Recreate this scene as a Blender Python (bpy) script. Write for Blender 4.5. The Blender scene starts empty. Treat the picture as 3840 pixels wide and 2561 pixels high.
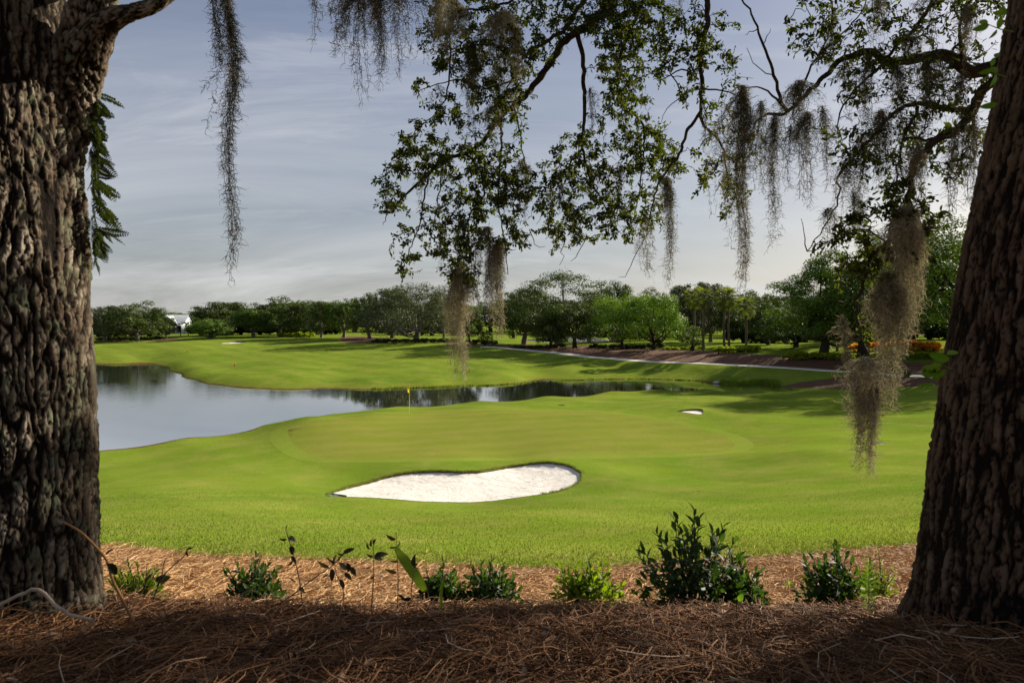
import bpy, math, random
import numpy as np
from mathutils import Vector, Matrix
from mathutils.geometry import delaunay_2d_cdt

random.seed(7)
rng = np.random.default_rng(7)
R = math.radians

# ------------------------------------------------------------------ camera, sky, sun, exposure
F, CU, HV, CZ = 2560.0, 1920.0, 1200.0, 7.5          # focal length in photo pixels, centre column, horizon row, camera height over the pond
scene = bpy.context.scene
col = scene.collection
cam_d = bpy.data.cameras.new('camera')
cam_d.lens = 24.0
cam_d.sensor_width = 36.0
cam_d.shift_y = -80.5 / 3840.0
cam_d.clip_start = 0.05
cam_d.clip_end = 5000.0
cam_d.dof.use_dof = True
cam_d.dof.focus_distance = 30.0
cam_d.dof.aperture_fstop = 7.0
cam = bpy.data.objects.new('camera', cam_d)
cam.location = (0, 0, CZ)
cam.rotation_euler = (R(90), 0, 0)
col.objects.link(cam)
scene.camera = cam

SUN_AZ, SUN_EL = 52.0, 25.0                           # degrees right of straight ahead, degrees up
sun_vec = Vector((math.sin(R(SUN_AZ)) * math.cos(R(SUN_EL)), math.cos(R(SUN_AZ)) * math.cos(R(SUN_EL)), math.sin(R(SUN_EL))))
sd = bpy.data.lights.new('sun', 'SUN')
sd.energy = 5.0
sd.angle = R(0.6)
sd.color = (1.0, 0.91, 0.76)
sun = bpy.data.objects.new('sun', sd)
sun.rotation_euler = (-sun_vec).to_track_quat('-Z', 'Y').to_euler()
sun.location = (30, 30, 60)
col.objects.link(sun)

world = bpy.data.worlds.new('World')
scene.world = world
world.use_nodes = True
nt = world.node_tree
nt.nodes.clear()
def wn(t, **kw):
    n = nt.nodes.new(t)
    for k, v in kw.items():
        setattr(n, k, v)
    return n
def wl(a, b):
    nt.links.new(a, b)
w_out = wn('ShaderNodeOutputWorld')
w_bg = wn('ShaderNodeBackground')
w_bg.inputs['Strength'].default_value = 0.050
w_sky = wn('ShaderNodeTexSky', sky_type='NISHITA')
w_sky.sun_disc = False
w_sky.sun_elevation = R(SUN_EL)
w_sky.sun_rotation = R(SUN_AZ)
w_sky.air_density = 1.0
w_sky.dust_density = 2.2
w_sky.ozone_density = 2.0
w_tc = wn('ShaderNodeTexCoord')
w_sep = wn('ShaderNodeSeparateXYZ')
wl(w_tc.outputs['Generated'], w_sep.inputs[0])
w_zc = wn('ShaderNodeMath', operation='MAXIMUM'); wl(w_sep.outputs['Z'], w_zc.inputs[0]); w_zc.inputs[1].default_value = 0.0
w_za = wn('ShaderNodeMath', operation='ADD'); wl(w_zc.outputs[0], w_za.inputs[0]); w_za.inputs[1].default_value = 0.26
w_dx = wn('ShaderNodeMath', operation='DIVIDE'); wl(w_sep.outputs['X'], w_dx.inputs[0]); wl(w_za.outputs[0], w_dx.inputs[1])
w_dy = wn('ShaderNodeMath', operation='DIVIDE'); wl(w_sep.outputs['Y'], w_dy.inputs[0]); wl(w_za.outputs[0], w_dy.inputs[1])
w_cmb = wn('ShaderNodeCombineXYZ'); wl(w_dx.outputs[0], w_cmb.inputs[0]); wl(w_dy.outputs[0], w_cmb.inputs[1])
w_map = wn('ShaderNodeMapping'); wl(w_cmb.outputs[0], w_map.inputs[0])
w_map.inputs['Rotation'].default_value = (0, 0, R(-32)); w_map.inputs['Scale'].default_value = (0.40, 0.85, 1.0); w_map.inputs['Location'].default_value = (2.3, .7, 0)
w_n1 = wn('ShaderNodeTexNoise'); wl(w_map.outputs[0], w_n1.inputs['Vector'])
w_n1.inputs['Scale'].default_value = 1.1; w_n1.inputs['Detail'].default_value = 10; w_n1.inputs['Roughness'].default_value = 0.60; w_n1.inputs['Distortion'].default_value = 1.1
w_r1 = wn('ShaderNodeMapRange'); wl(w_n1.outputs['Fac'], w_r1.inputs[0])
w_r1.inputs[1].default_value = 0.34; w_r1.inputs[2].default_value = 0.72; w_r1.inputs[3].default_value = 0.34; w_r1.inputs[4].default_value = 0.95
# fine wisps
w_map2 = wn('ShaderNodeMapping'); wl(w_cmb.outputs[0], w_map2.inputs[0])
w_map2.inputs['Rotation'].default_value = (0, 0, R(-58)); w_map2.inputs['Scale'].default_value = (0.7, 1.7, 1.0); w_map2.inputs['Location'].default_value = (5.1, 2.2, 0)
w_n2 = wn('ShaderNodeTexNoise'); wl(w_map2.outputs[0], w_n2.inputs['Vector'])
w_n2.inputs['Scale'].default_value = 1.3; w_n2.inputs['Detail'].default_value = 12; w_n2.inputs['Roughness'].default_value = 0.66; w_n2.inputs['Distortion'].default_value = 1.6
w_r2 = wn('ShaderNodeMapRange'); wl(w_n2.outputs['Fac'], w_r2.inputs[0])
w_r2.inputs[1].default_value = 0.53; w_r2.inputs[2].default_value = 0.78; w_r2.inputs[3].default_value = 0.0; w_r2.inputs[4].default_value = 0.42
# veil of thin cirrus over the blue, brighter and whiter low down as real haze is
w_hz = wn('ShaderNodeMapRange'); wl(w_zc.outputs[0], w_hz.inputs[0])
w_hz.inputs[1].default_value = 0.0; w_hz.inputs[2].default_value = 0.40; w_hz.inputs[3].default_value = 0.0; w_hz.inputs[4].default_value = 1.0
w_cc = wn('ShaderNodeMix', data_type='RGBA'); wl(w_hz.outputs[0], w_cc.inputs[0])
w_cc.inputs[6].default_value = (7.3, 7.35, 7.1, 1); w_cc.inputs[7].default_value = (3.1, 3.6, 4.9, 1)
w_mul = wn('ShaderNodeMix', data_type='RGBA', blend_type='MULTIPLY'); w_mul.inputs[0].default_value = 1.0
wl(w_sky.outputs[0], w_mul.inputs[6]); w_mul.inputs[7].default_value = (0.58, 0.60, 0.66, 1)
w_m0 = wn('ShaderNodeMix', data_type='RGBA'); wl(w_r1.outputs[0], w_m0.inputs[0]); wl(w_mul.outputs[2], w_m0.inputs[6]); wl(w_cc.outputs[2], w_m0.inputs[7])
w_mix = wn('ShaderNodeMix', data_type='RGBA'); wl(w_r2.outputs[0], w_mix.inputs[0]); wl(w_m0.outputs[2], w_mix.inputs[6]); w_mix.inputs[7].default_value = (7.2, 7.25, 7.4, 1)
wl(w_mix.outputs[2], w_bg.inputs['Color'])
wl(w_bg.outputs[0], w_out.inputs['Surface'])

scene.view_settings.view_transform = 'Standard'
scene.view_settings.look = 'None'
scene.view_settings.gamma = 1.0
scene.view_settings.exposure = 1.1
scene.view_settings.use_curve_mapping = False
scene.cycles.max_bounces = 7
scene.cycles.diffuse_bounces = 3
scene.cycles.transmission_bounces = 4
scene.cycles.transparent_max_bounces = 6
scene.cycles.caustics_reflective = False
scene.cycles.caustics_refractive = False

# ------------------------------------------------------------------ helpers
def P(u, v, d):
    """photo pixel at forward distance d -> world point"""
    return np.array(((u - CU) / F * d, d, CZ - (v - HV) / F * d))

def tag(o, label=None, cat=None, group=None, kind=None):
    if label: o['label'] = label
    if cat: o['category'] = cat
    if group: o['group'] = group
    if kind: o['kind'] = kind
    return o

def empty(name, loc=(0, 0, 0)):
    o = bpy.data.objects.new(name, None)
    o.empty_display_size = 0.1
    o.location = Vector([float(c) for c in loc])
    col.objects.link(o)
    return o

def mesh(name, V, Fa, mat=None, smooth=False, tint=None, uv=None):
    V = np.asarray(V, dtype=np.float32).reshape(-1, 3)
    groups = Fa if isinstance(Fa, list) and isinstance(Fa[0], np.ndarray) else [Fa]
    groups = [np.asarray(g, dtype=np.int32) for g in groups if len(g)]
    m = bpy.data.meshes.new(name)
    m.vertices.add(len(V))
    m.vertices.foreach_set('co', V.ravel())
    nl = sum(g.size for g in groups)
    nf = sum(len(g) for g in groups)
    m.loops.add(nl)
    m.polygons.add(nf)
    m.loops.foreach_set('vertex_index', np.concatenate([g.ravel() for g in groups]))
    starts, tot, s = [], [], 0
    for g in groups:
        k = g.shape[1]
        starts.append(s + np.arange(len(g)) * k)
        tot.append(np.full(len(g), k))
        s += g.size
    m.polygons.foreach_set('loop_start', np.concatenate(starts).astype(np.int32))
    m.polygons.foreach_set('loop_total', np.concatenate(tot).astype(np.int32))
    if smooth:
        m.polygons.foreach_set('use_smooth', np.ones(nf, dtype=bool))
    m.update(calc_edges=True)
    if tint is not None:
        a = m.attributes.new('tint', 'FLOAT', 'POINT')
        a.data.foreach_set('value', np.asarray(tint, dtype=np.float32))
    if mat: m.materials.append(mat)
    return m

def obj(name, m, parent=None, loc=None):
    o = bpy.data.objects.new(name, m)
    if parent is not None:
        o.parent = parent
    if loc is not None:
        o.location = Vector([float(c) for c in loc])
    col.objects.link(o)
    return o

def norm(a):
    return a / np.maximum(np.linalg.norm(a, axis=-1, keepdims=True), 1e-9)

class MB:
    """collects pieces of ONE part"""
    def __init__(s): s.V, s.T, s.Q, s.t, s.n = [], [], [], [], 0
    def add(s, V, Fa, tint=0.5):
        V = np.asarray(V, float).reshape(-1, 3)
        Fa = np.asarray(Fa, int)
        (s.T if Fa.shape[1] == 3 else s.Q).append(Fa + s.n)
        s.V.append(V); s.n += len(V)
        s.t.append(np.broadcast_to(np.asarray(tint, float), (len(V),)).copy())
        return s
    def box(s, c, size, tint=0.5):
        c = np.asarray(c, float); h = np.asarray(size, float) / 2
        V = np.array([[x, y, z] for x in (-1, 1) for y in (-1, 1) for z in (-1, 1)]) * h + c
        return s.add(V, [[0, 1, 3, 2], [4, 6, 7, 5], [0, 4, 5, 1], [2, 3, 7, 6], [0, 2, 6, 4], [1, 5, 7, 3]], tint)
    def tube(s, pts, rad, sides=6, tint=0.5):
        V, Fa = batch_tube(np.asarray(pts, float)[None], np.broadcast_to(np.asarray(rad, float), (len(pts),))[None], sides)
        return s.add(V, Fa, tint)
    def build(s, name, mat, smooth=False):
        g = []
        if s.T: g.append(np.concatenate(s.T))
        if s.Q: g.append(np.concatenate(s.Q))
        return mesh(name, np.concatenate(s.V), g, mat, smooth, np.concatenate(s.t))

def frames(Pn):
    T = np.gradient(Pn, axis=1)
    T = norm(T)
    ref = np.where(np.abs(T[..., 2:3]) > 0.9, np.array([1.0, 0, 0]), np.array([0, 0, 1.0]))
    # one reference for a whole strand keeps the frame from flipping
    mref = np.where(np.abs(T[:, :, 2]).mean(axis=1)[:, None, None] > 0.7, np.array([1.0, 0.13, 0]), np.array([0, 0.07, 1.0]))
    ref = np.broadcast_to(mref, T.shape)
    S = norm(np.cross(T, ref))
    U = np.cross(S, T)
    return T, S, U

def batch_tube(Pn, Rn, sides=3):
    """Pn (n,k,3) polylines, Rn (n,k) radii -> verts, quads"""
    n, k, _ = Pn.shape
    T, S, U = frames(Pn)
    a = np.arange(sides) * 2 * math.pi / sides
    V = Pn[:, :, None, :] + Rn[:, :, None, None] * (np.cos(a)[None, None, :, None] * S[:, :, None, :] + np.sin(a)[None, None, :, None] * U[:, :, None, :])
    V = V.reshape(-1, 3)
    i = np.arange(n)[:, None, None] * k * sides
    j = np.arange(k - 1)[None, :, None] * sides
    c = np.arange(sides)[None, None, :]
    c2 = (c + 1) % sides
    Q = np.stack([i + j + c, i + j + c2, i + j + sides + c2, i + j + sides + c], axis=-1).reshape(-1, 4)
    return V, Q

def batch_ribbon(Pn, Wn, ang):
    n, k, _ = Pn.shape
    T, S, U = frames(Pn)
    D = np.cos(ang)[:, None, None] * S + np.sin(ang)[:, None, None] * U
    V = np.stack([Pn - D * Wn[..., None] / 2, Pn + D * Wn[..., None] / 2], axis=2).reshape(-1, 3)
    i = np.arange(n)[:, None] * k * 2
    j = np.arange(k - 1)[None, :] * 2
    b = (i + j).reshape(-1)
    return V, np.stack([b, b + 1, b + 3, b + 2], axis=-1)

def batch_leaf(Pn, D, N, L, W, fold=0.25, droop=0.12):
    """oval folded leaves: 6 verts, 2 quads each; D along the leaf, N its face normal"""
    D = norm(D); S = norm(np.cross(D, N)); N = np.cross(S, D)
    L = L[:, None]; W = W[:, None]
    b = Pn
    t = Pn + D * L - N * L * droop
    def side(f, w, sg):
        return Pn + D * L * f - N * L * droop * f * f + S * W * w * sg + N * W * fold * w
    V = np.stack([b, side(.33, .46, 1), side(.72, .42, 1), t, side(.72, .42, -1), side(.33, .46, -1)], axis=1).reshape(-1, 3)
    i = np.arange(len(Pn))[:, None] * 6
    Q = np.concatenate([i + np.array([[0, 3, 2, 1]]), i + np.array([[0, 5, 4, 3]])])
    return V, Q

def batch_kite(Pn, D, N, L, W):
    D = norm(D); S = norm(np.cross(D, N))
    L = L[:, None]; W = W[:, None]
    V = np.stack([Pn - D * L * .5, Pn + S * W * .5 + D * L * .05, Pn + D * L * .5, Pn - S * W * .5 + D * L * .05], axis=1).reshape(-1, 3)
    i = np.arange(len(Pn))[:, None] * 4
    return V, i + np.array([[0, 1, 2, 3]])

def smooth_path(pts, n):
    pts = np.asarray(pts, float)
    if len(pts) < 3:
        t = np.linspace(0, 1, n)[:, None]
        return pts[0] * (1 - t) + pts[-1] * t
    d = np.r_[0, np.cumsum(np.linalg.norm(np.diff(pts, axis=0), axis=1))]
    Pd = np.vstack([2 * pts[0] - pts[1], pts, 2 * pts[-1] - pts[-2]])
    out = []
    for q in np.linspace(0, d[-1], n):
        i = min(max(np.searchsorted(d, q, side='right') - 1, 0), len(pts) - 2)
        t = (q - d[i]) / max(d[i + 1] - d[i], 1e-9)
        a, b, c, e = Pd[i], Pd[i + 1], Pd[i + 2], Pd[i + 3]
        out.append(.5 * ((2 * b) + (c - a) * t + (2 * a - 5 * b + 4 * c - e) * t * t + (3 * b - a - 3 * c + e) * t ** 3))
    return np.array(out)

def rdir(n):
    return norm(rng.normal(size=(n, 3)))

# value noise on numpy arrays
_tab = rng.random((64, 64, 64))
def vnoise(X, Y, Z=None):
    Z = np.zeros_like(X) if Z is None else Z
    xi, yi, zi = np.floor(X).astype(int), np.floor(Y).astype(int), np.floor(Z).astype(int)
    fx, fy, fz = X - xi, Y - yi, Z - zi
    fx, fy, fz = [f * f * (3 - 2 * f) for f in (fx, fy, fz)]
    r = 0
    for dx in (0, 1):
        for dy in (0, 1):
            for dz in (0, 1):
                w = (fx if dx else 1 - fx) * (fy if dy else 1 - fy) * (fz if dz else 1 - fz)
                r = r + w * _tab[(xi + dx) & 63, (yi + dy) & 63, (zi + dz) & 63]
    return r

# ------------------------------------------------------------------ materials
class NT:
    def __init__(s, name):
        s.m = bpy.data.materials.new(name); s.m.use_nodes = True
        s.t = s.m.node_tree; s.t.nodes.clear()
        s.out = s.n('ShaderNodeOutputMaterial')
    def n(s, t, **kw):
        n = s.t.nodes.new(t)
        for k, v in kw.items(): setattr(n, k, v)
        return n
    def l(s, a, b): s.t.links.new(a, b)
    def pos(s, scale=(1, 1, 1), rot=(0, 0, 0), obj_space=False):
        src = s.n('ShaderNodeTexCoord').outputs['Object'] if obj_space else s.n('ShaderNodeNewGeometry').outputs['Position']
        mp = s.n('ShaderNodeMapping'); s.l(src, mp.inputs[0])
        mp.inputs['Scale'].default_value = scale; mp.inputs['Rotation'].default_value = rot
        return mp.outputs[0]
    def noise(s, vec, scale, detail=4, rough=.55, dist=0):
        n = s.n('ShaderNodeTexNoise'); s.l(vec, n.inputs['Vector'])
        n.inputs['Scale'].default_value = scale; n.inputs['Detail'].default_value = detail
        n.inputs['Roughness'].default_value = rough; n.inputs['Distortion'].default_value = dist
        return n.outputs['Fac']
    def rng(s, v, a, b, c=0., d=1.):
        n = s.n('ShaderNodeMapRange'); s.l(v, n.inputs[0])
        for i, x in enumerate((a, b, c, d)): n.inputs[i + 1].default_value = x
        return n.outputs[0]
    def mix(s, f, a, b, mode='MIX'):
        n = s.n('ShaderNodeMix', data_type='RGBA', blend_type=mode)
        for inp, x in ((n.inputs[0], f), (n.inputs[6], a), (n.inputs[7], b)):
            if isinstance(x, (int, float)): inp.default_value = x
            elif isinstance(x, tuple): inp.default_value = (*x, 1) if len(x) == 3 else x
            else: s.l(x, inp)
        return n.outputs[2]
    def math(s, op, a, b=0.):
        n = s.n('ShaderNodeMath', operation=op)
        for inp, x in ((n.inputs[0], a), (n.inputs[1], b)):
            if isinstance(x, (int, float)): inp.default_value = x
            else: s.l(x, inp)
        return n.outputs[0]
    def bump(s, h, strength=.4, dist=.02):
        n = s.n('ShaderNodeBump'); s.l(h, n.inputs['Height'])
        n.inputs['Strength'].default_value = strength; n.inputs['Distance'].default_value = dist
        return n.outputs[0]
    def bsdf(s, color, rough=.8, spec=.3, normal=None, metallic=0.):
        b = s.n('ShaderNodeBsdfPrincipled')
        if isinstance(color, tuple): b.inputs['Base Color'].default_value = (*color, 1)
        else: s.l(color, b.inputs['Base Color'])
        if isinstance(rough, (int, float)): b.inputs['Roughness'].default_value = rough
        else: s.l(rough, b.inputs['Roughness'])
        b.inputs['Specular IOR Level'].default_value = spec
        b.inputs['Metallic'].default_value = metallic
        if normal is not None: s.l(normal, b.inputs['Normal'])
        return b.outputs[0]
    def done(s, shader):
        s.l(shader, s.out.inputs['Surface']); return s.m
    def attr(s, name='tint'):
        n = s.n('ShaderNodeAttribute'); n.attribute_name = name
        return n.outputs['Fac']
    def objrand(s):
        return s.n('ShaderNodeObjectInfo').outputs['Random']

def leaf_mat(name, dark, light, trans=.35, tcol=None, gloss=.25, rough=.45, use_obj=False):
    s = NT(name)
    f = s.objrand() if use_obj else s.attr()
    c = s.mix(f, dark, light)
    d = s.bsdf(c, rough, gloss)
    t = s.n('ShaderNodeBsdfTranslucent')
    tc = s.mix(1.0, c, tcol or (1.5, 1.7, .55), 'MULTIPLY')
    s.l(tc, t.inputs[0])
    m = s.n('ShaderNodeMixShader'); m.inputs[0].default_value = trans
    s.l(d, m.inputs[1]); s.l(t.outputs[0], m.inputs[2])
    return s.done(m.outputs[0])

def plain(name, c, rough=.6, spec=.3, metallic=0., var=.25, scale=12.):
    s = NT(name)
    v = s.noise(s.pos(), scale, 3)
    cc = s.mix(s.rng(v, .3, .7), tuple(x * (1 - var) for x in c), tuple(min(1, x * (1 + var)) for x in c))
    return s.done(s.bsdf(cc, rough, spec, None, metallic))

def turf_mat(name, dark, light, dry, stripe_w, stripe_rot, stripe_amt, dry_amt, fine=1.0, shore=True):
    s = NT(name)
    p = s.pos()
    big = s.noise(p, .09, 5, .6, .4)
    c = s.mix(s.rng(big, .35, .65), dark, light)
    mid = s.noise(p, .55, 5, .65)
    c = s.mix(s.rng(mid, .42, .72, 0, dry_amt), c, dry)
    # mown bands
    pr = s.pos((1, 1, 1), (0, 0, stripe_rot))
    sx = s.n('ShaderNodeSeparateXYZ'); s.l(pr, sx.inputs[0])
    wob = s.math('MULTIPLY', s.noise(p, .12, 2), 1.6)
    ph = s.math('MULTIPLY', s.math('ADD', sx.outputs[0], wob), math.pi / stripe_w)
    sn = s.math('SINE', ph)
    st = s.rng(sn, -.35, .35, 1 - stripe_amt, 1 + stripe_amt)
    g = s.n('ShaderNodeCombineXYZ')
    for i in range(3): s.l(st, g.inputs[i])
    c = s.mix(1.0, c, g.outputs[0], 'MULTIPLY')
    # blades
    fn = s.noise(p, 34 * fine, 5, .75)
    c = s.mix(s.rng(fn, .36, .66), s.mix(1.0, c, (.62, .66, .55), 'MULTIPLY'), s.mix(1.0, c, (1.36, 1.3, 1.3), 'MULTIPLY'))
    cl = s.noise(p, 4.2, 4, .7)
    c = s.mix(s.rng(cl, .38, .68, 0, .35), c, s.mix(1.0, c, (1.22, 1.1, .9), 'MULTIPLY'))
    if shore:
        sz = s.n('ShaderNodeSeparateXYZ'); s.l(p, sz.inputs[0])
        h = s.math('ADD', sz.outputs[2], s.math('MULTIPLY', s.noise(p, 1.1, 4, .7), .22))
        yv = s.rng(sz.outputs[1], 62., 70.)
        c = s.mix(s.math('MULTIPLY', s.rng(h, .42, .2, 0, .75), yv), c, (.17, .17, .03))
        c = s.mix(s.rng(h, .22, .14), c, (.10, .065, .028))
    hgt = s.math('ADD', s.math('MULTIPLY', fn, .6), s.math('MULTIPLY', cl, .8))
    bn = s.bump(hgt, .6, .05)
    return s.done(s.bsdf(c, 1.0, .0, bn))

M = {}
M['turf'] = turf_mat('turf', (.096, .158, .018), (.146, .208, .023), (.222, .216, .056), 2.6, R(-38), .05, .6)
M['green'] = turf_mat('green', (.142, .178, .026), (.176, .202, .033), (.225, .198, .060), 1.1, R(72), .03, .5, 1.6, False)
M['collar'] = turf_mat('collar', (.142, .202, .026), (.176, .232, .034), (.205, .23, .06), 5., R(30), .02, .3, 1.2, False)

def straw_ground():
    s = NT('straw_ground')
    p = s.pos()
    a = s.noise(s.pos((1, 5, 1), (0, 0, .6)), 22, 6, .75, 1.2)
    b = s.noise(s.pos((5, 1, 1), (0, 0, .2)), 19, 6, .75, 1.2)
    k = s.math('ADD', s.math('MULTIPLY', a, .5), s.math('MULTIPLY', b, .5))
    c = s.mix(s.rng(k, .35, .68), (.11, .052, .020), (.46, .27, .125))
    c = s.mix(s.rng(s.noise(p, 1.5, 4), .4, .7, 0, .5), c, (.20, .10, .045))
    return s.done(s.bsdf(c, .9, .1, s.bump(k, .9, .04)))
M['straw_ground'] = straw_ground()

def mulch():
    s = NT('mulch')
    p = s.pos()
    k = s.noise(p, 9, 8, .8, .5)
    big = s.noise(p, .6, 3)
    c = s.mix(s.rng(k, .35, .68), (.050, .024, .014), (.21, .115, .070))
    c = s.mix(s.rng(big, .35, .7, 0, .4), c, (.15, .082, .050))
    return s.done(s.bsdf(c, .95, .1, s.bump(k, 1.0, .10)))
M['mulch'] = mulch()

def sand():
    s = NT('sand')
    p = s.pos()
    k = s.noise(p, 1.6, 5, .6, .6)
    f = s.noise(p, 28, 4, .7)
    rk = s.noise(s.pos((1, 7, 1), (0, 0, .25)), 2.4, 3, .6, .5)
    c = s.mix(s.rng(k, .3, .7), (.60, .55, .49), (.72, .68, .62))
    c = s.mix(s.rng(f, .62, .75, 0, .25), c, (.45, .38, .3))
    h = s.math('ADD', s.math('ADD', k, s.math('MULTIPLY', f, .15)), s.math('MULTIPLY', rk, .5))
    return s.done(s.bsdf(c, .95, .1, s.bump(h, .8, .16)))
M['sand'] = sand()

def concrete():
    s = NT('concrete')
    k = s.noise(s.pos(), 2.2, 6, .7)
    return s.done(s.bsdf(s.mix(s.rng(k, .3, .7), (.36, .34, .31), (.52, .50, .46)), .9, .2, s.bump(k, .2, .01)))
M['concrete'] = concrete()

def water():
    s = NT('water')
    p = s.pos()
    a = s.noise(s.pos((1, 2.2, 1)), .9, 3, .5, .4)
    b = s.noise(s.pos((1, 1.6, 1), (0, 0, .5)), 4.0, 2, .5)
    big = s.noise(p, .035, 2)
    st = s.rng(big, .42, .62, .15, 1.0)
    n = s.n('ShaderNodeBump')
    s.l(s.math('ADD', a, s.math('MULTIPLY', b, .22)), n.inputs['Height'])
    s.l(s.math('MULTIPLY', st, .04), n.inputs['Strength']); n.inputs['Distance'].default_value = .25
    d = s.n('ShaderNodeBsdfDiffuse'); d.inputs[0].default_value = (.030, .034, .022, 1)
    g = s.n('ShaderNodeBsdfGlossy'); g.inputs['Roughness'].default_value = .012; g.inputs[0].default_value = (.97, .97, .98, 1)
    s.l(n.outputs[0], g.inputs['Normal'])
    m = s.n('ShaderNodeMixShader'); m.inputs[0].default_value = .86; s.l(d.outputs[0], m.inputs[1]); s.l(g.outputs[0], m.inputs[2])
    return s.done(m.outputs[0])
M['water'] = water()

def soil():
    s = NT('soil')
    k = s.noise(s.pos(), 14, 6, .75)
    return s.done(s.bsdf(s.mix(s.rng(k, .35, .65), (.045, .035, .015), (.16, .14, .045)), .95, .1, s.bump(k, 1., .05)))
M['soil'] = soil()

def bark(name, dark, mid, pale, moss, lichen=.5):
    s = NT(name)
    p = s.pos()
    h = s.attr('tint')
    k = s.noise(s.pos((1.6, 1.6, .8)), 42, 8, .78)
    k2 = s.noise(p, 7, 4, .6)
    hh = s.math('ADD', h, s.math('MULTIPLY', s.math('SUBTRACT', k, .5), .9))
    c = s.mix(s.rng(hh, .26, .66), dark, mid)
    c = s.mix(s.math('MULTIPLY', s.rng(hh, .62, .95), s.rng(k2, .38, .60)), c, pale)
    c = s.mix(s.math('MULTIPLY', s.rng(s.noise(p, 11, 5, .65), .50, .66, 0, lichen), s.rng(hh, .35, .7)), c, moss)
    return s.done(s.bsdf(c, .9, .12, s.bump(s.math('ADD', k, s.math('MULTIPLY', h, .3)), 1.0, .026)))
M['bark_left'] = bark('bark_left', (.012, .008, .005), (.150, .108, .072), (.40, .34, .26), (.165, .20, .115), .85)
M['bark_right'] = bark('bark_right', (.014, .008, .005), (.150, .088, .054), (.27, .18, .12), (.11, .12, .06), .35)
M['bark_far'] = plain('bark_far', (.16, .135, .105), .9, .1, 0, .35, 5)
M['bark_dark'] = plain('bark_dark', (.040, .030, .022), .9, .1, 0, .4, 25)
M['twig'] = plain('twig', (.045, .035, .027), .85, .15, 0, .4, 30)
M['palm_trunk'] = plain('palm_trunk', (.15, .105, .07), .95, .1, 0, .4, 6)
M['oak_leaf'] = leaf_mat('oak_leaf', (.018, .026, .008), (.060, .075, .016), .45, (2.0, 2.0, .5), .10, .65)
M['far_leaf'] = leaf_mat('far_leaf', (.034, .056, .012), (.100, .132, .026), .20, (1.5, 1.6, .45), .15, .6)
M['far_leaf_grey'] = leaf_mat('far_leaf_grey', (.050, .062, .030), (.105, .118, .055), .20, (1.3, 1.35, .6), .15, .6)
M['far_leaf_mid'] = leaf_mat('far_leaf_mid', (.042, .082, .010), (.125, .185, .022), .20, (1.5, 1.6, .4), .15, .6)
M['far_leaf_bright'] = leaf_mat('far_leaf_bright', (.085, .165, .012), (.190, .285, .020), .20, (1.4, 1.5, .35), .15, .6)
M['hedge_yellow'] = leaf_mat('hedge_yellow', (.13, .20, .015), (.30, .34, .03), .5, (1.6, 1.6, .4), .1, .6)
M['hedge_dark'] = leaf_mat('hedge_dark', (.022, .040, .012), (.075, .11, .022), .3, (1.4, 1.5, .4), .2, .5)
M['croton'] = leaf_mat('croton', (.48, .17, .015), (.70, .38, .03), .5, (1.5, 1.3, .5), .1, .6)
M['croton_yellow'] = leaf_mat('croton_yellow', (.34, .28, .02), (.62, .46, .03), .5, (1.4, 1.3, .5), .1, .6)
M['palm_leaf'] = leaf_mat('palm_leaf', (.085, .115, .030), (.20, .23, .065), .3, (1.4, 1.4, .5), .05, .8)
M['moss'] = leaf_mat('moss', (.040, .042, .030), (.40, .37, .26), .25, (1.15, 1.05, .8), .05, .9)
M['fern'] = leaf_mat('fern', (.014, .018, .007), (.045, .055, .015), .25, (1.3, 1.5, .4), .1, .7)
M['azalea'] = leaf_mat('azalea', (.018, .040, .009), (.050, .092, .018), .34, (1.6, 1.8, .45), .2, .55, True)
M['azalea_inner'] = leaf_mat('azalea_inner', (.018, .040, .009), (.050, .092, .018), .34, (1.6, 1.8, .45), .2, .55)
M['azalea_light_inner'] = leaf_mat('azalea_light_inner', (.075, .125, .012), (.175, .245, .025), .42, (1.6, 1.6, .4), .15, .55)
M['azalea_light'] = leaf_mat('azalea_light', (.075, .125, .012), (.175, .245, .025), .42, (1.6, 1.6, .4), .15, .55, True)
M['weed_leaf'] = leaf_mat('weed_leaf', (.016, .016, .007), (.050, .042, .016), .25, (1.4, 1.3, .5), .2, .55, True)
M['sprout'] = leaf_mat('sprout', (.08, .17, .015), (.16, .28, .03), .45, (1.5, 1.6, .4), .3, .4, True)
M['blade'] = leaf_mat('blade', (.09, .15, .02), (.16, .22, .035), .4, (1.4, 1.5, .4), .3, .4, True)
M['grass_blade'] = leaf_mat('grass_blade', (.095, .150, .018), (.24, .235, .075), .2, (1.3, 1.3, .5), .0, .9)
M['reed'] = leaf_mat('reed', (.10, .16, .015), (.24, .30, .04), .35, (1.3, 1.4, .4), .1, .6)

def straw_mat(name, a, b, c3):
    s = NT(name)
    f = s.attr()
    c = s.mix(s.rng(f, 0, .75), a, b)
    c = s.mix(s.rng(f, .8, 1.), c, c3)
    return s.done(s.bsdf(c, .75, .2))
M['straw'] = straw_mat('straw', (.050, .020, .008), (.30, .145, .062), (.50, .36, .24))  # darker copy for the near bank, shade put into its colour
M['straw_painted_sun'] = straw_mat('straw_painted_sun', (.24, .12, .045), (.62, .38, .175), (.75, .60, .40))  # lighter copy beyond the crest, sunlight put into its colour
M['pale_twig'] = plain('pale_twig', (.33, .25, .18), .8, .15, 0, .25, 20)
M['brown_twig'] = plain('brown_twig', (.26, .13, .05), .8, .15, 0, .3, 20)
M['dead_leaf'] = plain('dead_leaf', (.30, .20, .13), .8, .15, 0, .3, 30)
M['white_paint'] = plain('white_paint', (.78, .79, .80), .55, .3, 0, .04, 3)
M['blue_wall'] = plain('blue_wall', (.42, .50, .60), .6, .3, 0, .08, 3)
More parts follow.
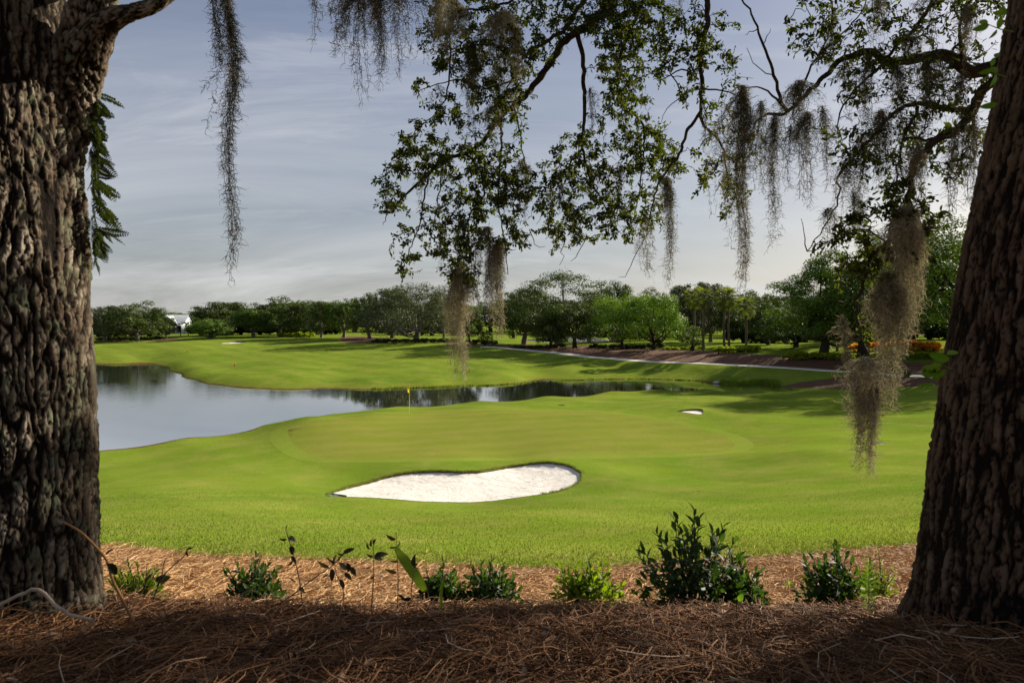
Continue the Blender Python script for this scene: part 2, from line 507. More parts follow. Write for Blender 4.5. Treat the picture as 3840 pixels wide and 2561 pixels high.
M['tan_stone'] = plain('tan_stone', (.40, .30, .24), .8, .2, 0, .3, 4)
M['metal_roof'] = plain('metal_roof', (.34, .37, .40), .4, .5, 0, .06, 2)
M['black_metal'] = plain('black_metal', (.018, .018, .020), .5, .4, 0, .2, 8)
M['window_glass'] = plain('window_glass', (.030, .045, .060), .08, .8, 0, .2, 3)
M['yellow'] = plain('yellow', (.80, .62, .03), .5, .4, 0, .06, 6)
M['red_paint'] = plain('red_paint', (.50, .03, .025), .5, .4, 0, .1, 6)
M['teal'] = plain('teal', (.10, .35, .28), .5, .4, 0, .1, 6)
M['stone'] = plain('stone', (.50, .46, .40), .85, .2, 0, .25, 5)
M['wood_stake'] = plain('wood_stake', (.55, .48, .38), .8, .2, 0, .15, 5)

# ------------------------------------------------------------------ the lie of the land
ctrl = []
def C(*pts):
    for u, v, d in pts: ctrl.append(P(u, v, d))
def CZ_(*pts):
    for p in pts: ctrl.append(np.array(p, float))
# under the oaks
CZ_((0, 0, 6.52), (-3, 0, 6.52), (3, 0, 6.55), (0, -5, 6.6), (-6, -4, 6.6), (6, -4, 6.7), (0, -30, 7.2), (-30, -25, 6.5), (30, -25, 7.5), (-4, 2, 6.35), (4, 2, 6.5),
    (-90, 0, 3.0), (90, 0, 5.5), (0, -120, 7), (-60, 20, 1.5), (70, 40, 3.8), (110, 60, 4.2), (-200, 60, 3), (220, 80, 4.5), (-300, -200, 4), (300, -200, 5))
C((1920, 2561, 1.88), (800, 2561, 1.86), (3000, 2561, 1.88), (300, 2310, 2.5), (1000, 2325, 2.6), (1920, 2340, 2.6), (2600, 2345, 2.6), (3200, 2350, 2.55), (3500, 2385, 2.3), (100, 2330, 2.35),
  (600, 2285, 3.4), (1400, 2292, 3.4), (2300, 2298, 3.4), (3100, 2300, 3.4), (500, 2170, 4.9), (1400, 2200, 4.7), (2300, 2205, 4.7), (3200, 2170, 4.9),
  (380, 2040, 7.6), (1000, 2090, 7.0), (1600, 2115, 6.8), (2200, 2132, 6.7), (2820, 2088, 7.1), (3400, 2045, 7.5))
# near slope
C((400, 1985, 10), (1000, 2000, 10.5), (1920, 2010, 10.5), (2600, 1995, 10.8), (3000, 1980, 11.5), (3400, 1955, 11.5),
  (500, 1930, 14.5), (1000, 1940, 14.5), (1920, 1945, 15), (2600, 1930, 15.5), (3400, 1860, 17), (3000, 1895, 17),
  (500, 1885, 18.5), (1000, 1890, 19), (1920, 1902, 20), (2500, 1880, 20.5), (2900, 1840, 22),
  (1225, 1860, 24), (1500, 1878, 22.6), (1800, 1886, 22.4), (2150, 1830, 24.6), (2250, 1800, 26),
  (1500, 1775, 28.4), (1740, 1766, 28.8), (2050, 1733, 31), (2180, 1775, 28), (2450, 1800, 27), (700, 1800, 27), (450, 1750, 33), (900, 1745, 31.5), (3400, 1740, 26), (3050, 1740, 27.5))
# green
C((1000, 1640, 39.5), (1150, 1728, 32.4), (1350, 1733, 32), (1920, 1726, 32.6), (2500, 1716, 33.4), (2830, 1665, 37.2), (2600, 1585, 45), (2210, 1537, 51), (1793, 1527, 52.3), (1400, 1538, 50.5), (1150, 1562, 47),
  (1535, 1552, 48.6), (1900, 1640, 39), (2300, 1620, 40.6), (1500, 1640, 39.2))
# right of the green
C((3400, 1600, 39), (3050, 1690, 31), (2950, 1600, 42), (3400, 1500, 53), (3500, 1455, 59), (3000, 1490, 59), (2650, 1490, 60), (2590, 1557, 47.5), (2590, 1534, 50.5), (2450, 1520, 54), (2750, 1540, 50), (3000, 1462, 67), (2650, 1466, 69), (2250, 1495, 62), (2350, 1480, 66))
# near shore of the pond
for u, v in ((200, 1720), (360, 1690), (700, 1640), (1000, 1590), (1250, 1550), (1500, 1522), (1800, 1502), (2050, 1484), (2300, 1466), (2450, 1460), (2650, 1457), (2850, 1453)):
    d = F * CZ / (v - HV)
    ctrl.append(P(u, v, d)); q = P(u, v, d + 3.0); ctrl.append(np.array((q[0], q[1], -.55)))
    ctrl.append(np.array(((u - CU) / F * (d - 3), d - 3, .22)))
# far shore
for u, v in ((340, 1364), (480, 1364), (600, 1371), (659, 1396), (700, 1418), (787, 1440), (914, 1454), (1106, 1461), (1361, 1461), (1616, 1454), (1833, 1447), (1927, 1441), (2138, 1427), (2302, 1423), (2442, 1423), (2582, 1427), (2676, 1437), (2807, 1442), (2915, 1448)):
    d = F * CZ / (v - HV)
    ctrl.append(P(u, v, d)); q = P(u, v, d - 2.2 if u > 1800 else d - 4.0); ctrl.append(np.array((q[0], q[1], -.5)))
    if u > 620: ctrl.append(np.array(((u - CU) / F * (d + 2.6), d + 2.6, .42 if u < 2000 else .55)))
CZ_((-40, 75, -1), (-30, 60, -.8), (-62, 100, -1), (-60, 85, -1), (-80, 70, -.8))
# far fairway
CZ_((-48.4, 107, .75), (-43, 104, .72))
C((640, 1350, 117), (720, 1376, 99), (600, 1353, 120), (560, 1353, 122), (800, 1400, 90), (770, 1381, 97), (690, 1365, 106), (450, 1343, 122), (450, 1328, 130), (450, 1292, 163), (450, 1273, 185), (640, 1318, 132), (900, 1300, 145), (900, 1266, 180), (1300, 1263, 178), (1300, 1300, 142), (1300, 1350, 110), (1300, 1402, 89), (900, 1380, 97), (900, 1340, 118),
  (1700, 1290, 140), (1700, 1340, 112), (1700, 1402, 87), (1800, 1282, 148), (2000, 1350, 106), (2000, 1395, 93),
  (1825, 1303, 130), (2050, 1320, 118), (2300, 1347, 103), (2600, 1365, 93), (2840, 1374, 86), (3100, 1390, 78), (3250, 1400, 74), (3480, 1415, 68), (3560, 1420, 66),
  (2300, 1390, 93), (2600, 1398, 88.5), (2840, 1410, 82.5), (3100, 1420, 74),
  (2300, 1312, 117), (2640, 1316, 104), (2797, 1306, 102), (3000, 1322, 92), (3250, 1350, 82), (3450, 1358, 77), (2128, 1300, 126), (3300, 1292, 97), (2900, 1292, 116), (3550, 1300, 92), (2300, 1284, 137), (2550, 1288, 130),
  (2000, 1258, 220), (2150, 1276, 178), (1900, 1262, 200), (2600, 1268, 180), (3200, 1270, 160))
for u in (0, 700, 1400, 2100, 2800, 3500):
    C((u, 1240, 300), (u, 1222, 480), (u, 1208, 1000))
CZ_((-400, 500, 3.5), (500, 500, 5), (-900, 900, 4), (900, 900, 6), (-160, 170, 2.4), (-220, 300, 3), (200, 250, 4.5))
ctrl = np.array(ctrl)

def warp(XY):
    r = np.linalg.norm(XY, axis=-1, keepdims=True)
    return XY / np.maximum(r, 1e-6) * np.log1p(r / 5.0)
_cw = warp(ctrl[:, :2])
def _phi(r2):
    return 0.5 * r2 * np.log(r2 + 1e-12)
def _tps_fit(Xc, z, lam):
    n = len(Xc)
    K = _phi(((Xc[:, None] - Xc[None]) ** 2).sum(-1)) + lam * np.eye(n)
    Pm = np.c_[np.ones(n), Xc]
    A = np.block([[K, Pm], [Pm.T, np.zeros((3, 3))]])
    return np.linalg.solve(A, np.r_[z, 0, 0, 0])
_w = _tps_fit(_cw, ctrl[:, 2], 2e-4)
def ground(XY):
    XY = np.asarray(XY, float).reshape(-1, 2)
    out = np.empty(len(XY))
    for i in range(0, len(XY), 8000):
        q = warp(XY[i:i + 8000])
        K = _phi(((q[:, None] - _cw[None]) ** 2).sum(-1))
        out[i:i + 8000] = K @ _w[:-3] + _w[-3] + q @ _w[-2:]
    m_ = np.clip((XY[:, 1] - 12) / 6, 0, 1) * np.clip((41 - XY[:, 1]) / 8, 0, 1) * np.clip((out - .25) / .4, 0, 1)
    out += m_ * .20 * (vnoise(XY[:, 0] / 5.5 + 3, XY[:, 1] / 5.5 + 8) - .5)
    # little hummocks in the straw under the oaks
    r = np.hypot(XY[:, 0], XY[:, 1])
    f = np.clip(1 - (r - 4.5) / 2.0, 0, 1)
    out += f * (.045 * (vnoise(XY[:, 0] * 2.3, XY[:, 1] * 2.3) - .5) + .025 * (vnoise(XY[:, 0] * 7, XY[:, 1] * 7 + 9) - .5))
    return out
_raw_ground = ground
_bench = None
def ground(XY):
    XY = np.asarray(XY, float).reshape(-1, 2)
    z = _raw_ground(XY)
    if _bench is not None:
        k = np.nonzero((XY[:, 1] > 55) & (XY[:, 1] < 140) & (XY[:, 0] > -12) & (XY[:, 0] < 62))[0]
        for c in range(0, len(k), 4000):
            i = k[c:c + 4000]
            d2 = ((XY[i][:, None] - _bench[None, :, :2]) ** 2).sum(-1)
            j = d2.argmin(1); d = np.sqrt(d2[np.arange(len(i)), j])
            w = np.clip((4.6 - d) / 3.0, 0, 1); w = w * w * (3 - 2 * w)
            z[i] += w * (_bench[j, 2] - z[i])
    return z
def gz(x, y): return float(ground([[x, y]])[0])

_ds = np.geomspace(2.8, 900, 240)
def hit(uv, dmin=2.8):
    """where each photo pixel's ray meets the ground"""
    uv = np.asarray(uv, float).reshape(-1, 2)
    out = []
    for u, v in uv:
        ds = _ds[_ds >= dmin]
        X = np.c_[(u - CU) / F * ds, ds]
        dz = CZ - (v - HV) / F * ds - ground(X)
        k = np.nonzero(dz <= 0)[0]
        if len(k) == 0: d = ds[-1]
        elif k[0] == 0: d = ds[0]
        else:
            i = k[0]; a, b = dz[i - 1], dz[i]
            lo, hi = ds[i - 1], ds[i]
            fine = np.linspace(lo, hi, 24)
            dz = CZ - (v - HV) / F * fine - ground(np.c_[(u - CU) / F * fine, fine])
            i = max(1, np.nonzero(dz <= 0)[0][0]); a, b = dz[i - 1], dz[i]
            d = fine[i - 1] + (fine[i] - fine[i - 1]) * a / (a - b)
        out.append(((u - CU) / F * d, d))
    return np.array(out)
def on(u, v, dmin=2.8):
    x, y = hit([(u, v)], dmin)[0]
    return np.array((x, y, gz(x, y)))
def at(u, d):
    x = (u - CU) / F * d
    return np.array((x, d, gz(x, d)))

def dense(px, step=14, closed=True):
    px = [np.array(p, float) for p in px]
    out = []
    n = len(px)
    for i in range(n if closed else n - 1):
        a, b = px[i], px[(i + 1) % n]
        k = max(1, int(np.linalg.norm(b - a) / step))
        for j in range(k): out.append(a + (b - a) * j / k)
    if not closed: out.append(px[-1])
    return np.array(out)

def smooth_closed(pts, it=2):
    pts = np.asarray(pts, float)
    for _ in range(it):
        pts = .25 * np.roll(pts, 1, 0) + .5 * pts + .25 * np.roll(pts, -1, 0)
    return pts

def inside(pts, poly):
    x, y = pts[:, 0], pts[:, 1]
    r = np.zeros(len(pts), bool)
    n = len(poly)
    for i in range(n):
        x1, y1 = poly[i]; x2, y2 = poly[(i + 1) % n]
        c = (y1 > y) != (y2 > y)
        if not c.any(): continue
        r ^= c & (x < (x2 - x1) * (y - y1) / (y2 - y1 + 1e-15) + x1)
    return r

def dist_poly(pts, poly):
    d = np.full(len(pts), 1e9)
    for i in range(len(poly)):
        a, b = poly[i], poly[(i + 1) % len(poly)]
        ab = b - a
        t = np.clip(((pts - a) @ ab) / max(ab @ ab, 1e-12), 0, 1)
        d = np.minimum(d, np.linalg.norm(pts - (a + t[:, None] * ab), axis=1))
    return d

def shrink(poly, w):
    nx = np.roll(poly, -1, 0) - np.roll(poly, 1, 0)
    nrm = norm(np.c_[-nx[:, 1], nx[:, 0]])
    area = .5 * np.sum(poly[:, 0] * np.roll(poly[:, 1], -1) - np.roll(poly[:, 0], -1) * poly[:, 1])
    return poly + nrm * w * (1 if area > 0 else -1)

# outlines, from photo pixels to the ground
bunk_px = [(1215, 1859), (1290, 1830), (1361, 1811), (1431, 1790), (1487, 1775), (1562, 1766), (1641, 1763), (1735, 1767), (1805, 1765), (1875, 1753), (1946, 1742), (2006, 1733), (2063, 1731), (2119, 1739), (2161, 1754), (2182, 1772),
           (2180, 1795), (2156, 1818), (2100, 1840), (2030, 1854), (1946, 1865), (1852, 1878), (1758, 1884), (1665, 1883), (1571, 1880), (1478, 1872), (1384, 1866), (1290, 1863)]
small_px = [(2533, 1541), (2560, 1537), (2590, 1534), (2620, 1533), (2637, 1535), (2640, 1544), (2632, 1555), (2605, 1552), (2570, 1547)]
far_px = [(826, 1289), (850, 1284), (885, 1280), (915, 1281), (928, 1279), (926, 1283), (900, 1287), (870, 1289)]
collar_px = [(992, 1643), (1012, 1614), (1064, 1590), (1198, 1567), (1391, 1548), (1570, 1538), (1793, 1533), (2031, 1533), (2210, 1537), (2388, 1553), (2582, 1586), (2731, 1618), (2830, 1651), (2850, 1673), (2790, 1695), (2612, 1712), (2240, 1719), (1942, 1725), (1644, 1731), (1346, 1734), (1183, 1733), (1108, 1722), (1064, 1700), (1012, 1670)]
bunk = smooth_closed(hit(dense(bunk_px, 9)), 2)
bunk = bunk + .022 * rng.normal(size=bunk.shape)
small = smooth_closed(hit(dense(small_px, 8)), 1)
farb = smooth_closed(hit(dense(far_px, 6)), 1)
collar = smooth_closed(hit(dense(collar_px, 22)), 3)
green = smooth_closed(shrink(collar, .85), 3)
# straw bed edge on the near side: from the far left round behind the camera
edge_px = [(-250, 2035), (100, 2030), (380, 2042), (480, 2046), (640, 2066), (800, 2084), (1000, 2090), (1200, 2098), (1400, 2105), (1600, 2114), (1750, 2122), (1900, 2130), (2100, 2134), (2300, 2130), (2380, 2116), (2500, 2104), (2650, 2098), (2820, 2090), (3000, 2078), (3200, 2060), (3400, 2046), (3700, 2035), (4100, 2030)]
edge = hit(dense(edge_px, 10, False))
edge += .035 * rng.normal(size=edge.shape)
straw = np.vstack([edge, [(30, 9), (34, -40), (-34, -40), (-30, 9)]])
path_px = [(1812, 1300), (1900, 1306), (2050, 1321), (2180, 1335), (2300, 1347), (2450, 1357), (2600, 1365), (2840, 1374), (3000, 1383), (3100, 1390), (3250, 1400), (3480, 1415), (3700, 1430)]
pc = smooth_path(hit(path_px), 90)
_bz = _raw_ground(pc); _bz = np.convolve(np.r_[[_bz[0]] * 6, _bz, [_bz[-1]] * 6], np.ones(13) / 13, 'valid')
_bench = np.c_[pc, _bz + .05]
tn = norm(np.gradient(pc, axis=0)); pn = np.c_[-tn[:, 1], tn[:, 0]]
hw = 1.15
path = np.vstack([pc + pn * hw, (pc - pn * hw)[::-1]])
m_left = hit(dense([(345, 1277), (450, 1271), (560, 1269), (640, 1268), (690, 1272), (692, 1276), (600, 1278), (500, 1278), (420, 1280)], 12), 60)
m_mid = hit(dense([(1275, 1263), (1338, 1261), (1406, 1265), (1542, 1272), (1610, 1274), (1700, 1279), (1760, 1285), (1834, 1293), (1850, 1300), (1797, 1299), (1695, 1290), (1610, 1281), (1529, 1276), (1474, 1280), (1406, 1285), (1318, 1286), (1278, 1281)], 12), 60)
up_px = [(1834, 1294), (1974, 1291), (2128, 1299), (2245, 1293), (2442, 1306), (2629, 1315), (2723, 1321), (2840, 1329), (2946, 1333), (3073, 1343), (3175, 1349), (3303, 1356), (3405, 1360), (3560, 1360), (3700, 1362)]
m_right = np.vstack([hit(dense(up_px, 16, False), 60), (pc[::-1])[:-4]])
m_low = hit(dense([(2925, 1451), (3000, 1433), (3100, 1421), (3190, 1406), (3260, 1403), (3420, 1414), (3700, 1431), (3700, 1446), (3500, 1447), (3350, 1454), (3200, 1459), (3050, 1456)], 16), 40)
pond2 = hit(dense([(1940, 1276), (2050, 1272), (2150, 1270), (2250, 1272), (2300, 1276), (2250, 1282), (2150, 1284), (2050, 1283)], 14), 140)

polys = [('straw', straw), ('collar', collar), ('green', green), ('bunker', bunk), ('small', small), ('far', farb), ('path', path), ('m_left', m_left), ('m_mid', m_mid), ('m_right', m_right), ('m_low', m_low), ('pond2', pond2)]
pts, edges = [], []
def addpoly(p):
    b = len(pts)
    pts.extend([tuple(q) for q in p])
    edges.extend([(b + i, b + (i + 1) % len(p)) for i in range(len(p))])
for _, p in polys: addpoly(p)
for p, ws in ((bunk, (.18, .5)), (small, (.2, .5)), (farb, (.3,))):
    for w in ws: pts.extend([tuple(q) for q in shrink(p, w)])
# ground samples, finer nearby
rr, st = 1.0, .0165
k = 0
while rr < 1800:
    n = int(2.3 / st)
    a = np.linspace(-1.15, 1.15, n) + (st / 2 if k % 2 else 0)
    pts.extend(zip(np.sin(a) * rr, np.cos(a) * rr))
    if k % 5 == 0:
        nb = 40
        b = np.linspace(1.17, 2 * math.pi - 1.17, nb)
        pts.extend(zip(np.sin(b) * rr, np.cos(b) * rr))
    rr *= 1 + st; k += 1
pts.append((0.0, 0.0)); pts.append((.3, .3)); pts.append((-.3, .3))
res = delaunay_2d_cdt([Vector(p) for p in pts], edges, [], 0, 1e-5)
TV = np.array([tuple(v) for v in res[0]])
TF = np.array(res[2])
TZ = ground(TV)
cen = TV[TF].mean(axis=1)
region = np.full(len(TF), 'turf', dtype=object)
for nm, p in (('m_left', m_left), ('m_mid', m_mid), ('m_right', m_right), ('m_low', m_low), ('pond2', pond2), ('path', path), ('collar', collar), ('green', green), ('bunker', bunk), ('small', small), ('far', farb), ('straw', straw)):
    region[inside(cen, p)] = nm

def region_obj(name, keys, mat, zfun=None, label=None):
    sel = np.isin(region.astype(str), keys)
    f = TF[sel]
    u, inv = np.unique(f, return_inverse=True)
    xy = TV[u]; z = TZ[u].copy()
    if zfun is not None: z = zfun(xy, z)
    m = mesh(name, np.c_[xy, z], inv.reshape(-1, 3), mat, True)
    return tag(obj(name, m), label, None, None, 'structure')

def bunker_z(poly, depth, lip_back, lip_front):
    c = poly.mean(axis=0)
    ymin, ymax = poly[:, 1].min(), poly[:, 1].max()
    def f(xy, z):
        d = dist_poly(xy, poly)
        e = np.clip((xy[:, 1] - ymin) / (ymax - ymin), 0, 1)
        lip = lip_front + (lip_back - lip_front) * np.clip((e - .25) / .35, 0, 1)
        bowl = depth * (1 - np.exp(-d / .9))
        rough_ = .03 * (vnoise(xy[:, 0] * 1.3 + 5, xy[:, 1] * 1.3) - .5) * np.clip(d / .5, 0, 1)
        return z - lip - bowl * (.35 + .65 * e) + rough_
    return f
bz = bunker_z(bunk, .24, .085, .02)
sz = bunker_z(small, .22, .10, .0)
fz = bunker_z(farb, .15, .2, .0)
region_obj('ground', ['turf'], M['turf'], None, 'mown green turf of the golf course rolling down to the pond')
region_obj('pine_straw_bed', ['straw'], M['straw_ground'], lambda xy, z: z - .004, 'brown pine straw bed under the near oaks')
region_obj('green_collar', ['collar'], M['collar'], None, 'light fringe ring around the putting green')
region_obj('putting_green', ['green'], M['green'], None, 'smooth putting green with fine mowing lines')
region_obj('bunker_sand', ['bunker'], M['sand'], bz, 'white sand of the large bunker in front of the green')
region_obj('bunker_sand', ['small'], M['sand'], sz, 'white sand of the small bunker right of the green')
region_obj('bunker_sand', ['far'], M['sand'], fz, 'white sand of the distant fairway bunker')
region_obj('cart_path', ['path'], M['concrete'], lambda xy, z: z + .02, 'pale concrete cart path along the mulch bank')
region_obj('mulch_bed', ['m_left'], M['mulch'], None, 'thin brown mulch bed under the far left oaks')
region_obj('mulch_bed', ['m_mid'], M['mulch'], None, 'brown mulch bed under the middle oaks')
region_obj('mulch_bed', ['m_right'], M['mulch'], None, 'brown mulch bank above the cart path')
region_obj('mulch_bed', ['m_low'], M['mulch'], None, 'brown mulch bed below the cart path')
z2 = float(ground(pond2).mean()) + .05
region_obj('far_pond', ['pond2'], M['water'], lambda xy, z: np.full(len(xy), z2), 'small far pond glimpsed under the oaks')
# the cut turf faces around the bunkers
def lip(name, poly, zf, label):
    z0 = ground(poly); z1 = zf(poly, z0.copy()) - .03
    n = len(poly)
    inner = shrink(poly, .03)
    V = np.vstack([np.c_[poly, z0 + .012], np.c_[inner, (z0 * .35 + z1 * .65) + .02 * rng.normal(size=n)], np.c_[inner, z1]])
    i = np.arange(n); j = (i + 1) % n
    tag(obj(name, mesh(name, V, np.vstack([np.c_[i, j, n + j, n + i], np.c_[n + i, n + j, 2 * n + j, 2 * n + i]]), M['soil'])), label, None, None, 'structure')
lip('bunker_edge', bunk, bz, 'dark cut turf edge of the large bunker')
lip('bunker_edge', small, sz, 'dark cut turf edge of the small bunker')
lip('bunker_edge', farb, fz, 'dark cut turf edge of the distant bunker')
# pond
wp = np.array([(-150, 22, 0), (20, 34, 0), (40, 70, 0), (34, 92, 0), (-5, 90, 0), (-30, 110, 0), (-150, 124, 0)], float)
c0 = wp.mean(axis=0)
tag(obj('pond_water', mesh('pond_water', np.vstack([wp, c0]), [[i, (i + 1) % 7, 7] for i in range(7)], M['water'])), 'still grey pond reflecting the sky and far trees', None, None, 'structure')

# ------------------------------------------------------------------ the two near oaks
def worley(X, Y, wrap, seed):
    r2 = np.random.default_rng(seed)
    tab = r2.random((512, 4096, 2))
    xi = np.floor(X).astype(int); yi = np.floor(Y).astype(int)
    f1 = np.full(X.shape, 9.); f2 = np.full(X.shape, 9.); idv = np.zeros(X.shape)
    for dx in (-1, 0, 1):
        for dy in (-1, 0, 1):
            cx, cy = xi + dx, yi + dy
            j = tab[cx % wrap, cy & 4095]
            d = np.hypot(cx + j[..., 0] - X, cy + j[..., 1] - Y)
            m = d < f1
            f2 = np.where(m, f1, np.minimum(f2, d))
            idv = np.where(m, j[..., 0] * .5 + j[..., 1] * .5, idv)
            f1 = np.minimum(f1, d)
    return f1, f2, idv

def trunk_mesh(name, axis, rads, nth, nz, cell_w, cell_h, depth, mat, seed, flare=None, face=0., ridge=.55, vert=5):
    """axis: list of (x,y,z); rads: radius at each; bark plates cut into the surface"""
    axis = np.asarray(axis, float); rads = np.asarray(rads, float)
    A = smooth_path(np.c_[axis, rads], nz)
    c, r = A[:, :3], A[:, 3]
    th = np.arange(nth) / nth * 2 * math.pi
    th = th - .6 * np.sin(th - face)          # finer on the side that shows
    TH, ZZ = np.meshgrid(th, c[:, 2])
    RR = np.repeat(r[:, None], nth, 1)
    rm = float(np.median(r))
    wrap = int(round(2 * math.pi * rm / cell_w))
    cs, sn = np.cos(TH), np.sin(TH)
    def tn(f, zf, o): return vnoise(cs * f + 32, sn * f + 32, ZZ * zf + o) - .5
    wx, wx2, wx3 = tn(4, 3., 0), tn(12, 12., 5), tn(27, 30., 9)
    wrp = 1.5 * wx + 1.1 * wx2 + .9 * wx3
    f1, f2, idv = worley(TH / (2 * math.pi) * wrap + wrp, ZZ / cell_h + 1.2 * wx + .9 * wx2 + .8 * tn(27, 30., 19) + 40, wrap, seed)
    e = np.clip((f2 - f1 + .25 * tn(30, 34., 3)) / .30, 0, 1)
    # long vertical furrows
    w2 = int(round(wrap * ridge))
    g1, g2, gid = worley(TH / (2 * math.pi) * w2 + 1.3 * wx + .7 * wx2 + .4 * wx3, ZZ / (cell_h * vert) + wx * 1.5 + 11, w2, seed + 1)
    g = np.clip((g2 - g1 + .12 * wx3) / .34, 0, 1)
    e = np.minimum(e, .55) / .55
    plate = (.25 + .75 * e * (.45 + .55 * idv)) * (.12 + .88 * g) * (.75 + .5 * gid) + .34 * tn(34, 45., 7) + .26 * tn(60, 80., 2)
    plate = np.clip(plate, 0, 1.1)
    lump = .05 * (vnoise(np.cos(TH) * 2 + 9, np.sin(TH) * 2 + 9, ZZ * 1.6) - .5)
    fine = .003 * (vnoise(np.cos(TH) * 60 + 70, np.sin(TH) * 60 + 70, ZZ * 110) - .5)
    Rr = RR * (1 + lump) + depth * (plate - .5) + fine
    if flare is not None:
        z0, amt, hgt, lobes = flare
        fl = amt * np.exp(-np.maximum(ZZ - z0, 0) / hgt)
        Rr = Rr + fl * (1 + .5 * np.sin(TH * lobes + 1.3) + .25 * np.sin(TH * (lobes + 3)))
    V = np.stack([c[:, 0][:, None] + Rr * np.cos(TH), c[:, 1][:, None] + Rr * np.sin(TH), ZZ], -1).reshape(-1, 3)
    i = np.arange(nz - 1)[:, None] * nth; j = np.arange(nth)[None]; j2 = (j + 1) % nth
    Q = np.stack([i + j, i + j2, i + nth + j2, i + nth + j], -1).reshape(-1, 4)
    return mesh(name, V, Q, mat, False, plate.reshape(-1))

def bark_tube(pts, rad, mat, name='limb', sides=40, step=.02, depth=.006, seed=3):
    """a limb as a ringed tube with rough bark"""
    L = np.sum(np.linalg.norm(np.diff(np.asarray(pts, float), axis=0), axis=1))
    n = max(8, int(L / step))
    A = smooth_path(np.c_[np.asarray(pts, float), rad], n)
    c, r = A[None, :, :3], A[:, 3]
    T, S, U = frames(c)
    a = np.arange(sides) * 2 * math.pi / sides
    s_ = np.linspace(0, L, n)
    AA, SS = np.meshgrid(a, s_)
    pl = vnoise(np.cos(AA) * 5 + 9, np.sin(AA) * 5 + 9, SS * 14 + seed) * .6 + vnoise(np.cos(AA) * 11 + 9, np.sin(AA) * 11 + 9, SS * 30 + seed) * .4
    if depth > .0045:
        wr = max(6, int(round(2 * math.pi * float(np.median(r)) / .021)))
        q1 = vnoise(np.cos(AA) * 6 + 9, np.sin(AA) * 6 + 9, SS * 20 + seed) - .5
        q2 = vnoise(np.cos(AA) * 14 + 19, np.sin(AA) * 14 + 19, SS * 50 + seed) - .5
        f1, f2, idv = worley(AA / (2 * math.pi) * wr + 1.4 * q1 + .7 * q2, SS / .038 + 1.1 * q1 + .7 * q2 + 50, wr, seed)
        pl = np.clip(np.clip((f2 - f1 + .2 * q2) / .3, 0, 1) * (.4 + .6 * idv) + .25 * q2 + .1, 0, 1)
    bump = vnoise(np.cos(AA) * 1.2 + 5, np.sin(AA) * 1.2 + 5, SS * 3 + seed) - .5
    rr = r[:, None] * (1 + .22 * bump) + np.minimum(depth, r[:, None] * .2) * (pl - .5) * 2
    V = c[0][:, None, :] + rr[..., None] * (np.cos(a)[None, :, None] * S[0][:, None, :] + np.sin(a)[None, :, None] * U[0][:, None, :])
    i = np.arange(n - 1)[:, None] * sides; j = np.arange(sides)[None]; j2 = (j + 1) % sides
    Q = np.stack([i + j, i + j2, i + sides + j2, i + sides + j], -1).reshape(-1, 4)
    return mesh(name, V.reshape(-1, 3), Q, mat, True, pl.reshape(-1))

oak_l = tag(empty('oak_tree', (-1.80, 2.52, gz(-1.8, 2.5))), 'thick oak trunk with deeply furrowed lichened bark at the left edge', 'tree', 'near oaks framing the view')
oak_r = tag(empty('oak_tree', (1.75, 2.36, gz(1.75, 2.36))), 'thick leaning oak trunk at the right edge with mossy drooping branches', 'tree', 'near oaks framing the view')
def under(o, parent):
    o.parent = parent
    o.matrix_parent_inverse = Matrix.Translation(-parent.location)
    return o
zl, zr = gz(-1.8, 2.5), gz(1.75, 2.36)
under(obj('trunk', trunk_mesh('trunk', [(-1.92, 2.52, zl - .15), (-1.92, 2.52, zl + .3), (-1.925, 2.51, zl + .9), (-1.94, 2.5, zl + 1.4), (-1.975, 2.5, zl + 1.9), (-2.02, 2.5, zl + 2.6), (-2.04, 2.52, zl + 3.6)],
      [.345, .335, .335, .33, .32, .30, .26], 360, 540, .017, .034, .019, M['bark_left'], 5, (zl, .03, .12, 5), R(-54), .5, 6)), oak_l)
under(obj('trunk', trunk_mesh('trunk', [(1.82, 2.36, zr - .15), (1.84, 2.36, zr + .25), (1.88, 2.36, zr + .6), (1.93, 2.36, zr + 1.0), (1.99, 2.36, zr + 1.4), (2.08, 2.36, zr + 1.9), (2.17, 2.37, zr + 2.5), (2.3, 2.4, zr + 3.6)],
      [.37, .365, .365, .362, .355, .345, .33, .28], 330, 460, .016, .045, .016, M['bark_right'], 15, (zr, .03, .12, 5), R(-126), .5, 7)), oak_r)
# left oak: forked limb leaving the trunk at the top of the picture
def limb(parent, px, rpx, mat, sides=40, step=.02, depth=.006, name='limb', seed=3):
    pts_ = [P(u, v, d) if not hasattr(u, '__len__') else np.array(u) for u, v, d in px]
    rad_ = [r_ * d / F for (u, v, d), r_ in zip(px, rpx)]
    return under(obj(name, bark_tube(pts_, rad_, mat, name, sides, step, depth, seed)), parent)
limb(oak_l, [(190, 620, 2.66), (235, 430, 2.60), (280, 270, 2.55), (318, 150, 2.50), (345, 50, 2.47), (360, -60, 2.46), (380, -180, 2.47), (390, -420, 2.6)], [95, 95, 88, 82, 74, 64, 58, 50], M['bark_left'], 110, .008, .011, seed=4)
limb(oak_l, [(320, 190, 2.48), (380, 100, 2.45), (440, 62, 2.42), (500, 45, 2.40), (570, 22, 2.40), (640, -25, 2.42), (740, -120, 2.5), (900, -330, 2.8)], [70, 52, 34, 27, 24, 22, 20, 14], M['bark_left'], 64, .008, .006, seed=8)

